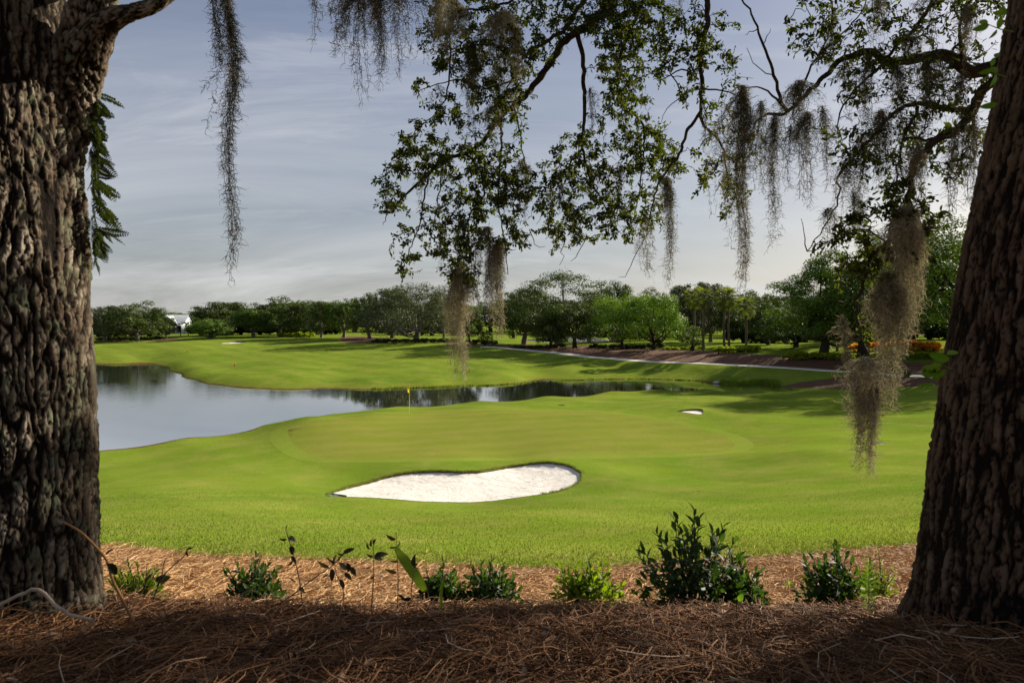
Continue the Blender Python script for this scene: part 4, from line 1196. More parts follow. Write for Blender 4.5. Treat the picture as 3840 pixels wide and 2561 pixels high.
pt.tube(np.c_[.05 * np.sin(zz * .5), .04 * np.cos(zz * .4), zz], pr, 10)
ptm = pt.build('trunk', M['palm_trunk'], True)
for i, (u, d, vt, lab) in enumerate(((2602, 110, 1092, 'fan palm leftmost of the row, behind the slim young tree'), (2638, 105, 1090, 'fan palm second from left with a straight dark trunk'), (2716, 108, 1092, 'fan palm left one of the close pair'), (2733, 106, 1094, 'fan palm right one of the close pair'), (2797, 103, 1126, 'shorter fan palm rightmost of the row above the hedge'))):
    p = at(u, d); H = (CZ - (vt - HV) / F * d) - p[2]
    s = (H - .9) / 8.0
    t = tag(empty('palm_tree', p), lab, 'palm', 'fan palms above the cart path')
    t.rotation_euler = (0, 0, i * 1.3)
    o = obj('trunk', ptm, t); o.scale = (1, 1, s)
    for q in range(30):
        f = obj('frond', fr[q % 4], t, (0.05 * math.sin(4 * s), .04 * math.cos(3.2 * s), 8 * s - .05 - .25 * (q % 5) / 5))
        el = 70 - 135 * (q / 29) ** .9
        f.rotation_euler = (rng.normal() * .15, -R(el), q * 2.399963 + rng.normal() * .1)

# ------------------------------------------------------------------ hedges and bushes
def bush_mesh(seed, mat, n=900, leaf=.15):
    r2 = np.random.default_rng(seed)
    d_ = r2.normal(size=(14, 3)); d_ /= np.linalg.norm(d_, axis=1)[:, None]; d_[:, 2] = np.abs(d_[:, 2])
    c = d_ * np.array([.32, .32, .5]) + np.array([0, 0, .18])
    ci = r2.integers(14, size=n)
    dv = r2.normal(size=(n, 3)); dv /= np.linalg.norm(dv, axis=1)[:, None]
    pos = c[ci] + dv * (.24 * r2.random((n, 1)) ** .4) * np.array([1, 1, .9])
    pos[:, 2] = np.abs(pos[:, 2])
    nrm = dv + r2.normal(size=(n, 3)) * .6
    L = leaf * (.7 + .6 * r2.random(n))
    V, Q = batch_kite(pos, np.cross(nrm, r2.normal(size=(n, 3))), norm(nrm), L, L * .6)
    return mesh('leaves', V, Q, mat, False, np.repeat(np.clip(r2.random(n), 0, 1), 4))
bm_ = {k: [bush_mesh(40 + i, M[k]) for i in range(2)] for k in ('hedge_yellow', 'hedge_dark', 'croton', 'croton_yellow')}
stemm = MB()
for a in range(5):
    stemm.tube([(0, 0, -.1), (.1 * math.cos(a * 1.26), .1 * math.sin(a * 1.26), .25), (.25 * math.cos(a * 1.26), .25 * math.sin(a * 1.26), .5)], [.03, .025, .012], 4)
stem_mesh = stemm.build('stems', M['bark_dark'])
def bush(kind, u, d, hpx, wpx, label, group, i=0):
    p = at(u, d)
    t = tag(empty('bush', p), label, 'bush', group)
    w = wpx / F * d
    t.scale = (w, w, hpx / F * d); t.rotation_euler = (0, 0, i * 1.7)
    obj('stems', stem_mesh, t); obj('leaves', bm_[kind][i % 2], t)
def row(kind, us, d0, d1, hpx, wpx, what, group):
    for i, u in enumerate(us):
        d = d0 + (d1 - d0) * i / max(1, len(us) - 1)
        bush(kind, u, d, hpx * (.85 + .3 * rng.random()), wpx * (.9 + .25 * rng.random()), '%s, %s from the left' % (what, ordinal[i]), group, i)
row('hedge_yellow', np.linspace(2695, 2832, 6), 99, 96, 28, 42, 'clipped yellow green shrub in the hedge below the palms', 'shrubs of the hedge below the palms')
row('hedge_yellow', np.linspace(2960, 3180, 8), 88, 83, 36, 48, 'yellow green shrub in the hedge above the right mulch bank', 'shrubs of the hedge above the right mulch bank')
row('croton', np.linspace(3205, 3290, 3), 90, 90, 40, 50, 'orange flowering bush beside the staked trees', 'orange bushes beside the staked trees')
row('croton', np.linspace(3350, 3500, 5), 90, 86, 42, 58, 'orange flowering bush left of the right trunk', 'orange bushes by the right trunk')
row('croton_yellow', np.linspace(3325, 3405, 3), 83, 82, 34, 44, 'golden yellow bush in front of the orange bushes', 'golden bushes by the right trunk')
row('hedge_yellow', np.linspace(3400, 3500, 4), 80, 79, 34, 46, 'green shrub at the foot of the golden bushes', 'green shrubs by the right trunk')
row('hedge_dark', np.linspace(1930, 2110, 7), 128, 126, 16, 34, 'low dark shrub along the path end below the middle oaks', 'low dark shrubs below the middle oaks')
row('hedge_dark', np.linspace(2230, 2480, 8), 121, 116, 22, 42, 'low dark shrub under the bright green trees', 'low dark shrubs under the bright trees')
row('hedge_yellow', np.linspace(2500, 2630, 5), 111, 107, 15, 36, 'low light green shrub in front of the slim young tree', 'low light shrubs by the slim tree')
row('hedge_dark', np.linspace(1415, 1700, 9), 152, 146, 20, 42, 'low shrub under the pale limbed oak', 'low shrubs under the pale limbed oak')
row('hedge_yellow', np.linspace(1060, 1160, 4), 183, 180, 26, 44, 'light green shrub left of the middle mulch bed', 'light shrubs left of the middle mulch bed')
row('hedge_dark', np.linspace(380, 600, 7), 180, 180, 18, 44, 'low shrub along the far left mulch bed', 'low shrubs on the far left mulch bed')
row('hedge_dark', np.linspace(1755, 1850, 4), 142, 138, 20, 36, 'dark shrub around the small lone oak', 'dark shrubs round the small lone oak')
row('hedge_dark', np.r_[np.linspace(370, 560, 4), np.linspace(760, 1260, 8)], 206, 204, 62, 112, 'tall dark shrub behind the left fairway oaks', 'understory left of the middle mulch bed')
row('hedge_dark', np.linspace(1460, 1700, 4), 200, 196, 58, 110, 'tall dark shrub behind the pale limbed oak', 'understory behind the pale limbed oak')
row('hedge_dark', np.linspace(2300, 2540, 4), 165, 160, 66, 130, 'tall dark shrub behind the bright green trees', 'understory behind the bright trees')
row('hedge_dark', np.linspace(2790, 3640, 12), 128, 112, 95, 150, 'tall dark shrub under the right bank oaks', 'understory of the right bank')
bush('hedge_yellow', 3505, 66, 62, 90, 'bright green bush at the path beside the right trunk', None, 1)
bush('hedge_dark', 3365, 72, 22, 34, 'small dark bush below the path near the hanging moss', None, 0)
bush('hedge_dark', 3400, 68, 26, 36, 'small dark bush on the lower mulch bed near the right trunk', None, 1)
bush('croton_yellow', 3530, 63, 30, 26, 'small pale flowered bush at the foot of the right trunk edge', None, 0)

# ------------------------------------------------------------------ house far left
hp = at(640, 232)
house = tag(empty('house', hp), 'white two storey house with pale metal roof between the far left oaks', 'house')
def hpart(name, mb, mat, parent=house): return obj(name, mb.build(name, M[mat]), parent)
k_ = 232 / F
X0, X1 = -3.2, 4.1
eave, ridge = CZ - (1211 - HV) * k_ - hp[2], CZ - (1180 - HV) * k_ - hp[2]
hpart('wall', MB().box((.45, 4, eave / 2), (X1 - X0, 8, eave)), 'white_paint')
g = MB().add([(X0, .05, eave), (X1, .05, eave), (X1, 7.95, eave), (X0, 7.95, eave), (X0, 4, ridge - .2), (X1, 4, ridge - .2)], [[0, 3, 4], [1, 5, 2]]).add([(X0, .05, eave), (X1, .05, eave), (X1, 4, ridge - .2), (X0, 4, ridge - .2)], [[0, 1, 2, 3]])
hpart('gable_wall', g, 'white_paint')
rf = MB().add([(X0 - .5, -.6, eave - .25), (X1 + .5, -.6, eave - .25), (X1 + .5, 4, ridge), (X0 - .5, 4, ridge), (X1 + .5, 8.6, eave - .25), (X0 - .5, 8.6, eave - .25)], [[0, 1, 2, 3], [3, 2, 4, 5]])
rf.add([(X0 - .5, -.6, eave - .40), (X1 + .5, -.6, eave - .40), (X1 + .5, 4, ridge - .15), (X0 - .5, 4, ridge - .15)], [[0, 3, 2, 1]])
roof = hpart('roof', rf, 'metal_roof')
for x in np.arange(X0 - .4, X1 + .5, .55):
    hpart('roof_seam', MB().tube([(x, -.6, eave - .22), (x, 4, ridge + .03)], .035, 4), 'metal_roof', roof)
gx0, gx1, gxa, gap = -1.6, 4.0, .25, ridge - .9
hpart('front_gable', MB().add([(-3.0, -1.2, 0), (2.2, -1.2, 0), (2.2, -1.2, eave - .3), (-3.0, -1.2, eave - .3), (2.2, .2, 0), (2.2, .2, eave - .3), (-3, .2, 0), (-3, .2, eave - .3)], [[0, 1, 2, 3], [1, 4, 5, 2], [6, 0, 3, 7]]), 'blue_wall')
hpart('front_gable', MB().add([(-3.4, -1.21, eave - .3), (2.6, -1.21, eave - .3), (-.4, -1.21, ridge - .7)], [[0, 1, 2]]), 'blue_wall')
for sgn in (-1, 1):
    hpart('gable_roof', MB().add([(-.4, -1.6, ridge - .55), (-.4 + sgn * 3.4, -1.6, eave - .55), (-.4 + sgn * 3.4, 2.5, eave - .55), (-.4, 2.5, ridge - .55), (-.4, -1.6, ridge - .75), (-.4 + sgn * 3.4, -1.6, eave - .75)], [[0, 1, 2, 3], [0, 4, 5, 1]]), 'white_paint')
for wx, wz, ww, wh, yy in ((2.95, eave - 2.1, 1.1, 1.7, -.06), (2.95, 1.7, 1.1, 1.9, -.06), (.9, 1.7, 1.0, 1.8, -1.26), (.9, eave - 2.2, 1.0, 1.6, -1.26), (-1.4, 1.7, 1.0, 1.8, -1.26)):
    w_ = hpart('window', MB().box((wx, yy, wz), (ww + .2, .08, wh + .2)), 'black_metal')
    hpart('pane', MB().box((wx - ww * .26, yy - .03, wz), (ww * .44, .06, wh * .92)), 'window_glass', w_)
    hpart('pane', MB().box((wx + ww * .26, yy - .03, wz), (ww * .44, .06, wh * .92)), 'window_glass', w_)
    hpart('sill', MB().box((wx, yy - .08, wz - wh / 2 - .16), (ww + .4, .2, .1)), 'white_paint', w_)
hpart('vent', MB().box((2.95, -.06, eave - .5), (.35, .08, .5)), 'black_metal')
hpart('stone_pier', MB().box((2.15, -1.3, 1.3), (.55, .4, 2.6)), 'tan_stone')
hpart('side_wing', MB().box((-6.0, 3, 1.3), (5.4, 5, 2.6)), 'white_paint')
hpart('side_wing_roof', MB().add([(-8.9, .2, 2.5), (-3.2, .2, 2.5), (-3.2, 3, 3.6), (-8.9, 3, 3.6), (-8.9, 5.8, 2.5), (-3.2, 5.8, 2.5)], [[0, 1, 2, 3], [3, 2, 5, 4]]), 'metal_roof')

# ------------------------------------------------------------------ course furniture
p = on(1535, 1552)
fs = tag(empty('golf_flagstick', p), 'yellow flagstick with a limp yellow flag standing on the putting green', 'golf flag')
obj('pole', MB().tube([(0, 0, -.05), (0, 0, 1.0), (0, 0, 2.15)], [.016, .014, .011], 8).build('pole', M['yellow'], True), fs)
obj('cup', MB().tube([(0, 0, -.1), (0, 0, .004)], .054, 12).build('cup', M['black_metal']), fs)
fv, ff = [], []
nu, nv = 9, 9
for i in range(nv):
    for j in range(nu):
        t_ = j / (nu - 1); h_ = i / (nv - 1)
        fv.append((-.02 - .17 * t_ * (1 - .3 * h_) + .02 * math.sin(t_ * 9 + h_ * 3), .05 * math.sin(t_ * 7 + h_ * 2.4), 2.13 - .62 * h_ - .24 * t_ * (1 - h_) + .0))
ff = [[i * nu + j, i * nu + j + 1, (i + 1) * nu + j + 1, (i + 1) * nu + j] for i in range(nv - 1) for j in range(nu - 1)]
obj('flag', mesh('flag', fv, np.array(ff), M['yellow'], True), fs)
for (u, v, lab) in ((703, 1322, 'red hazard stake farthest away on the fairway above the inlet'), (880, 1375, 'red hazard stake in the middle of the far bank'), (1759, 1395, 'red hazard stake on the far bank right of the flag')):
    p = on(u, v, 50)
    t = tag(empty('hazard_stake', p), lab, 'stake', 'red hazard stakes')
    obj('post', MB().box((0, 0, .25), (.09, .05, .56)).build('post', M['red_paint']), t)
    obj('cap', MB().add([(-.045, -.025, .53), (.045, -.025, .53), (.045, .025, .53), (-.045, .025, .53), (0, 0, .60)], [[0, 1, 4], [1, 2, 4], [2, 3, 4], [3, 0, 4]]).build('cap', M['red_paint']), t)
for (u, v, lab) in ((2105, 1520, 'round dark drain cover behind the green'), (2785, 1479, 'round dark drain cover in the tree shadow right of the pond'), (3300, 1662, 'round dark drain cover on the turf right of the moss')):
    p = on(u, v, 20)
    t = tag(empty('drain_cover', p), lab, 'drain cover', 'drain covers in the turf')
    a = np.linspace(0, 2 * math.pi, 20, endpoint=False)
    rim = MB()
    for r0, r1, z0, z1 in ((.30, .30, -.05, .02), (.30, .25, .02, .02), (.25, .25, .02, -.03)):
        V = np.vstack([np.c_[r0 * np.cos(a), r0 * np.sin(a), np.full(20, z0)], np.c_[r1 * np.cos(a), r1 * np.sin(a), np.full(20, z1)]])
        i = np.arange(20); rim.add(V, np.c_[i, (i + 1) % 20, 20 + (i + 1) % 20, 20 + i])
    obj('rim', rim.build('rim', M['black_metal']), t)
    for b in np.linspace(-.2, .2, 6):
        w = math.sqrt(.25 ** 2 - b * b)
        obj('bar', MB().box((b, 0, .0), (.03, 2 * w, .02)).build('bar', M['black_metal']), t)
# bunker rake
p = on(1272, 1857); p[2] = float(bz(p[None, :2], ground(p[None, :2]))[0])
rk = tag(empty('bunker_rake', p), 'black rake lying at the left tip of the large bunker', 'rake')
rk.rotation_euler = (0, 0, R(-25))
obj('head', MB().box((0, 0, .06), (.62, .05, .05)).build('head', M['black_metal']), rk)
for x in np.linspace(-.28, .28, 13):
    obj('tine', MB().box((x, 0, .015), (.016, .016, .09)).build('tine', M['black_metal']), rk)
obj('handle', MB().tube([(.0, 0, .07), (-.5, -.45, .07), (-1.0, -.9, .12)], .016, 6).build('handle', M['teal']), rk)
# lamp posts by the house, path post and sign
for (u, d, vt, lab) in ((677, 200, 1233, 'black lamp post in front of the white house'), (706, 196, 1222, 'black lamp post between the house and the dome shaped oak')):
    p = at(u, d); H = (CZ - (vt - HV) / F * d) - p[2]
    t = tag(empty('lamp_post', p), lab, 'lamp post', 'lamp posts by the house')
    obj('post', MB().tube([(0, 0, -.1), (0, 0, .5), (0, 0, H)], [.14, .1, .08], 8).build('post', M['black_metal']), t)
    obj('arm', MB().box((-.35, 0, H), (.8, .08, .08)).build('arm', M['black_metal']), t)
    obj('lantern', MB().box((-.7, 0, H - .22), (.34, .3, .36)).build('lantern', M['black_metal']), t)
p = at(1845, 134)
t = tag(empty('utility_post', p), 'thin dark post beside the cart path end', 'post')
obj('pole', MB().tube([(0, 0, -.1), (0, 0, 2.8)], [.09, .07], 8).build('pole', M['black_metal']), t)
obj('cap', MB().tube([(0, 0, 2.8), (0, 0, 2.9)], [.1, .03], 8).build('cap', M['black_metal']), t)
p = at(1924, 170)
t = tag(empty('course_sign', p), 'small black square sign on the far turf beyond the path end', 'sign')
obj('panel', MB().box((0, 0, .75), (.75, .06, .8)).build('panel', M['black_metal']), t)
for x in (-.3, .3): obj('leg', MB().box((x, 0, .17), (.07, .05, .36)).build('leg', M['black_metal']), t)
# staked young trunks above the hedge
for i, (u, d, vt, lab) in enumerate(((3095, 93, 1240, 'slender trunk propped by white stakes above the hedge'), (3139, 91, 1235, 'slender bare trunk second along the hedge behind the moss'), (3168, 92, 1240, 'slender bare trunk third along the hedge behind the moss'))):
    p = at(u, d); H = (CZ - (vt - HV) / F * d) - p[2] + 1.5
    t = tag(empty('young_tree', p), lab, 'tree', 'staked young trees')
    obj('trunk', MB().tube([(0, 0, -.1), (.03, 0, H * .5), (0, .05, H)], [.17, .15, .11], 8).build('trunk', M['palm_trunk'], True), t)
    o = obj('crown', protos['slim'][1], t); o.scale = (1.3, 1.3, .9); o.location = (0, 0, H - 1.6)
    if i == 0:
        for a in (200, 320, 80):
            obj('stake', MB().tube([(.9 * math.cos(R(a)), .9 * math.sin(R(a)), -.05), (.05 * math.cos(R(a)), .05 * math.sin(R(a)), 2.0)], .045, 6).build('stake', M['white_paint']), t)
# stone and reeds at the channel end
p = on(2682, 1436, 50)
def rock(sx, sy, sz, seed):
    r2 = np.random.default_rng(seed)
    V, Fq = [], []
    nu, nv = 14, 8
    for i in range(nv + 1):
        for j in range(nu):
            a, b = j / nu * 2 * math.pi, i / nv * math.pi
            k = 1 + .25 * (vnoise(np.array([math.cos(a) * math.sin(b) * 1.5 + seed]), np.array([math.sin(a) * math.sin(b) * 1.5 + 4]), np.array([math.cos(b) * 1.5 + 9]))[0] - .5)
            V.append((sx * k * math.cos(a) * math.sin(b), sy * k * math.sin(a) * math.sin(b), sz * k * math.cos(b)))
    for i in range(nv):
        for j in range(nu): Fq.append((i * nu + j, i * nu + (j + 1) % nu, (i + 1) * nu + (j + 1) % nu, (i + 1) * nu + j))
    return mesh('rock', V, np.array(Fq), M['stone'], True)
tag(obj('rock', rock(.42, .3, .16, 3), None, (p[0], p[1] - .5, .12)), 'flat pale stone at the waterline of the channel end', 'rock')
def tufts(name, pts_, h, w, mat, label, n_each):
    B = np.repeat(pts_, n_each, 0); n = len(B)
    B = B + np.c_[rng.normal(size=(n, 2)) * min(.12, h * .5), np.zeros(n)]
    dr = norm(np.c_[rng.normal(size=(n, 2)) * .35, np.ones(n)])
    hh = h * (.5 + .8 * rng.random(n))
    k1 = B + dr * hh[:, None] * .55; k2 = B + dr * hh[:, None] + np.c_[rng.normal(size=(n, 2)) * .2, np.zeros(n)] * hh[:, None]
    V, Q = batch_ribbon(np.stack([B, k1, k2], 1), np.c_[np.full(n, w), np.full(n, w * .8), np.full(n, w * .1)], rng.random(n) * 3.14)
    return tag(obj(name, mesh(name, V, Q, mat, False, np.repeat(rng.random(n), 6))), label, 'grass', None, 'stuff')
ru = rng.uniform(2700, 2925, 240); rp = hit(np.c_[ru, rng.uniform(1432, 1450, 240)], 50)
tufts('reeds', np.c_[rp, ground(rp)], .5, .035, M['reed'], 'bright green reeds at the right end of the channel', 9)
su = rng.uniform(1400, 2720, 420); sv = np.interp(su, [1361, 1616, 1833, 1927, 2138, 2302, 2442, 2582, 2720], [1461, 1454, 1447, 1441, 1427, 1423, 1423, 1427, 1439])
sp = hit(np.c_[su, sv - rng.uniform(0, 4, 420)], 50)
tufts('shore_grass', np.c_[sp, ground(sp)], .22, .04, M['reed'], 'rough grass along the far waterline', 7)

lp_ = bunk[bunk[:, 1] > np.quantile(bunk[:, 1], .42)]
lp_ = np.repeat(lp_, 5, 0) + rng.normal(size=(len(lp_) * 5, 2)) * .05
tufts('bunker_fringe', np.c_[lp_, ground(lp_) - .02], .085, .012, M['grass_blade'], 'ragged grass fringe along the back lip of the large bunker', 7)

# ------------------------------------------------------------------ spanish moss
def moss_mesh(L, W_, seed, taper=1.0, dens=1.0, lit_tone=.5, fw=.0034):
    """hanging tangle of fine curled filaments, length L, width W_, top at the origin"""
    r2 = np.random.default_rng(seed)
    ns = int((8 + 100 * W_ * min(1.6, .5 + L)) * dens)
    k = max(7, int(L / .028))
    # main strands: hang from the top, each its own length; few reach the tip
    ln = L * (.16 + .84 * r2.random(ns) ** (1.35 * taper))
    ln[:3] = L * np.array([1, .93, .86])[:min(3, ns)]
    cl = r2.normal(size=(5, 2)) * .30
    x0 = (cl[r2.integers(5, size=ns)] + r2.normal(size=(ns, 2)) * .14) * W_ * np.array([1, .7])
    x0 = x0 * (1.1 - .62 * (ln / L) ** 1.5)[:, None]
    t = np.linspace(0, 1, k)[None]
    z = -(ln)[:, None] * t - (r2.random(ns) ** 1.5 * .16 * L * (1 - ln / L))[:, None]
    wob = np.cumsum(r2.normal(size=(ns, k, 2)) * .0075, axis=1) * .8
    sway = .018 * np.sin(-z * 6 + seed)[..., None] * np.array([1, .4])
    zig = r2.normal(size=(ns, k, 2)) * .005
    xy = x0[:, None] * (.22 + 1.56 * np.clip(-z / L * 2.2, 0, .5))[..., None] + wob * (1.15 - .85 * (ln / L))[:, None, None] + sway + zig
    Pm = np.concatenate([xy, z[..., None]], -1)
    w = np.full((ns, k), fw) * (1 - .35 * t)
    V1, Q1 = batch_ribbon(Pm, w, r2.random(ns) * 3.14)
    t1 = np.repeat(np.clip(lit_tone + .22 * r2.normal(size=ns), 0, 1), k * 2)
    # curls springing off the strands
    nc = int(ns * k * 1.15)
    si = r2.integers(ns, size=nc); ki = r2.integers(k, size=nc)
    b = Pm[si, ki]
    d0 = norm(np.c_[r2.normal(size=(nc, 2)), r2.normal(size=nc) * .5 - .45])
    d1 = norm(d0 + r2.normal(size=(nc, 3)) * .7 + np.array([0, 0, -.35]))
    d2 = norm(d1 * .6 + r2.normal(size=(nc, 3)) * .7 + np.array([0, 0, -.25]))
    l = .028 + .045 * r2.random(nc)
    p1 = b + d0 * l[:, None] * .42; p2 = p1 + d1 * l[:, None] * .42; p3 = p2 + d2 * l[:, None] * .4
    Pc = np.stack([b, p1, p2, p3], 1)
    V2, Q2 = batch_ribbon(Pc, np.repeat(np.array([[fw * .95, fw * .9, fw * .7, fw * .3]]), nc, 0), r2.random(nc) * 3.14)
    t2 = np.repeat(np.clip(lit_tone + .28 * r2.normal(size=nc), 0, 1), 8)
    return mesh('moss', np.vstack([V1, V2]), np.vstack([Q1, Q2 + len(V1)]), M['moss'], False, np.concatenate([t1, t2]))

GM = 'spanish moss hanging from the oak branches'
moss_list = [
    # u, v top, v bottom, width px, distance, density, tone, label
    (858, -60, 1065, 66, 4.4, 1.5, .35, 'longest thin strand of moss hanging alone right of the left trunk'),
    (802, -60, 255, 60, 4.4, .9, .3, 'short thin strand of moss just left of the longest lone strand'),
    (1172, -40, 165, 44, 4.6, .5, .3, 'tiny wisp of moss at the top edge right of the longest lone strand'),
    (1290, -60, 235, 110, 5.2, .8, .3, 'leftmost short tuft of the dense top moss curtain'),
    (1350, -60, 400, 120, 5.2, 1.1, .3, 'long pointed tuft of the dense top moss curtain, second from left'),
    (1412, -60, 335, 140, 5.2, 1.2, .35, 'thick dark tuft in the middle of the dense top moss curtain'),
    (1478, -60, 280, 90, 5.2, .9, .35, 'narrow tuft of the top moss curtain, fourth from left'),
    (1545, -60, 240, 130, 5.2, .7, .35, 'loose tuft at the right end of the top moss curtain'),
    (1640, -40, 200, 110, 6.0, .9, .55, 'brownish moss clump near the top, right of the moss curtain'),
    (1690, 0, 240, 110, 6.6, 1.2, .65, 'sunlit beige moss wrapping the drooping branch at upper centre'),
    (1765, 160, 520, 90, 6.7, 1.3, .25, 'dark narrow moss clump hanging straight in the left canopy'),
    (1890, 40, 460, 120, 6.7, 1.3, .7, 'beige sunlit moss column in the left canopy'),
    (1850, 400, 560, 90, 6.8, .8, .5, 'short moss tuft below the beige column'),
    (1650, 320, 430, 60, 6.7, .6, .35, 'small moss tuft at the left rim of the left canopy'),
    (1955, 600, 830, 66, 6.9, 1.0, .4, 'narrow dark moss tail at the right rim of the left canopy'),
    (1822, 850, 1180, 96, 6.6, 1.1, .35, 'dark moss tail in the middle of the lower left canopy'),
    (1712, 1000, 1440, 84, 6.6, 1.5, .75, 'sunlit tan moss tail reaching lowest in front of the pale limbed oak'),
    (1870, 900, 1275, 84, 6.6, 1.4, .65, 'sunlit tan moss tail right of centre ending above the path end'),
    (1745, 820, 1060, 66, 6.8, .9, .4, 'thin moss tail above the lowest tan tail'),
    (1790, 1060, 1130, 90, 6.6, .5, .35, 'wispy bridge of moss between the two tan tails'),
    (2212, 330, 500, 46, 6.9, .8, .45, 'thin moss strand on the straight hanging branch'),
    (2060, 690, 800, 60, 6.9, .7, .45, 'short moss tuft on the bare twig left of the middle canopy'),
    (2095, 680, 790, 60, 6.9, .8, .45, 'short moss tuft beside the bare twig tuft of the middle canopy'),
    (2245, 640, 760, 60, 6.9, .8, .3, 'small dark moss tuft inside the middle canopy'),
    (2430, 830, 1050, 52, 6.3, .9, .4, 'thin moss tail ending the middle canopy, left of a pair'),
    (2508, 660, 1100, 70, 6.3, 1.2, .35, 'long moss tail at the right end of the middle canopy'),
    (2555, -40, 40, 40, 6.4, .6, .5, 'tiny moss wisp at the top edge above the middle canopy'),
    (2785, 320, 1095, 140, 5.6, 1.5, .35, 'longest dense dark moss tail right of centre'),
    (2850, 380, 720, 100, 5.6, .9, .35, 'moss tail just right of the longest dense tail'),
    (2900, 430, 950, 84, 5.6, 1.1, .33, 'second long dark moss tail right of centre'),
    (3000, 300, 560, 170, 5.5, 1.7, .25, 'dark nest like moss ball at the end of the big limb'),
    (3040, 420, 790, 120, 5.5, 1.0, .33, 'moss tail hanging below the dark nest'),
    (3090, 400, 720, 110, 5.5, .8, .4, 'moss tail just right of the dark nest'),
    (3310, 410, 730, 120, 5.2, 1.5, .4, 'thick moss clump in the middle of the right canopy'),
    (3225, 500, 870, 110, 5.3, .8, .35, 'loose moss tail left of the thick right canopy clump'),
    (3155, 600, 860, 120, 5.3, .8, .35, 'loose moss fringe on the drooping right branch'),
    (3105, 780, 960, 80, 5.3, .9, .33, 'moss sleeve on the lowest bare drooping twig'),
    (3445, 540, 810, 100, 4.9, 1.0, .5, 'moss tail on the branch above the thick beige column'),
    (3520, 200, 460, 130, 5.1, 1.3, .35, 'dark moss clump under the big limb near the right trunk'),
    (3420, 120, 330, 110, 5.2, .9, .4, 'moss clump draped over the big limb'),
    (3575, 480, 840, 80, 4.9, 1.0, .4, 'moss tail near the right trunk, left of two'),
    (3645, 440, 800, 80, 4.9, .9, .4, 'moss tail near the right trunk, right of two'),
    (3640, 20, 240, 110, 4.9, 1.0, .5, 'moss clump at the top corner by the right trunk'),
    (3405, 770, 1260, 130, 4.8, 2.4, .75, 'thick sunlit beige moss column left of the right trunk'),
    (3335, 1020, 1540, 130, 4.8, 2.0, .55, 'broad grey moss mass below the beige column'),
    (3248, 1340, 1540, 150, 4.7, 1.7, .55, 'lower moss ball under the broad grey mass'),
    (3215, 1440, 1770, 66, 4.7, 1.5, .6, 'left one of the two moss tails hanging lowest on the right'),
    (3272, 1440, 1780, 66, 4.7, 1.6, .65, 'right one of the two moss tails hanging lowest on the right'),
    (2962, 470, 720, 60, 5.5, .8, .3, 'thin moss wisp between the second long tail and the dark nest'),
    (3262, 210, 560, 80, 5.3, .9, .3, 'moss wisp hanging from the arch of the big limb'),
    (3180, 220, 480, 66, 5.4, .8, .3, 'moss wisp at the left bend of the big limb'),
    (3370, 240, 620, 90, 5.2, 1.0, .3, 'long moss wisp hanging from the middle of the big limb'),
    (3470, 220, 580, 90, 5.1, 1.0, .3, 'long moss wisp right of the middle of the big limb'),
    (3605, 260, 580, 76, 4.9, .9, .35, 'moss wisp where the big limb meets the right trunk'),
    (3120, 40, 270, 66, 5.5, .8, .3, 'moss wisp high above the dark nest'),
    (3290, -20, 230, 80, 5.3, .9, .35, 'moss wisp at the top edge above the big limb'),
    (3500, -30, 200, 90, 5.1, .9, .35, 'moss wisp at the top edge left of the right trunk'),
    (3205, 720, 950, 66, 5.2, .9, .35, 'moss wisp above the leafy lower right branch'),
    (3375, 610, 820, 70, 5.1, .9, .35, 'moss wisp just above the thick beige column'),
    (2640, 425, 570, 40, 6.3, .6, .3, 'tiny moss wisp at the fork of the hanging right middle branch'),
    (1590, 640, 780, 46, 6.7, .7, .3, 'tiny moss wisp near the left tip of the left canopy'),
    (1660, 840, 1010, 46, 6.7, .7, .3, 'tiny moss wisp low in the left canopy'),
    (2330, 620, 820, 46, 7.0, .8, .35, 'thin moss wisp in the centre of the middle canopy'),
    (2140, 740, 930, 46, 6.9, .7, .35, 'thin moss wisp low at the left of the middle canopy'),
    (3155, 1180, 1480, 70, 4.8, 1.0, .45, 'narrow moss tail left of the lower moss ball'),
]
for i, (u, vt, vb, w, d, dn, lit_tone, lab) in enumerate(moss_list):
    L = (vb - vt) / F * d
    o = obj('spanish_moss', moss_mesh(L, w / F * d * (.85 if lit_tone < .5 else 1.0), 300 + i, 1.0, dn * (1.05 if lit_tone < .5 else 1.5), lit_tone - (.10 if lit_tone < .5 else -.05)), None, P(u, vt, d))  # silhouetted clumps darkened, sunlit ones lightened in their colour
    tag(o, lab, 'moss', GM)
# the twig that the lone strands on the left hang from (a branch of the left oak above the frame)
limb(oak_l, [(640, -25, 2.42), (700, -120, 3.2), (800, -90, 4.2), (880, -80, 4.5), (1000, -100, 4.7), (1180, -70, 4.8), (1300, -80, 5.2), (1560, -90, 5.3)], [22, 18, 14, 12, 10, 9, 8, 6], M['bark_dark'], 10, .04, .003, 'branch', 5)

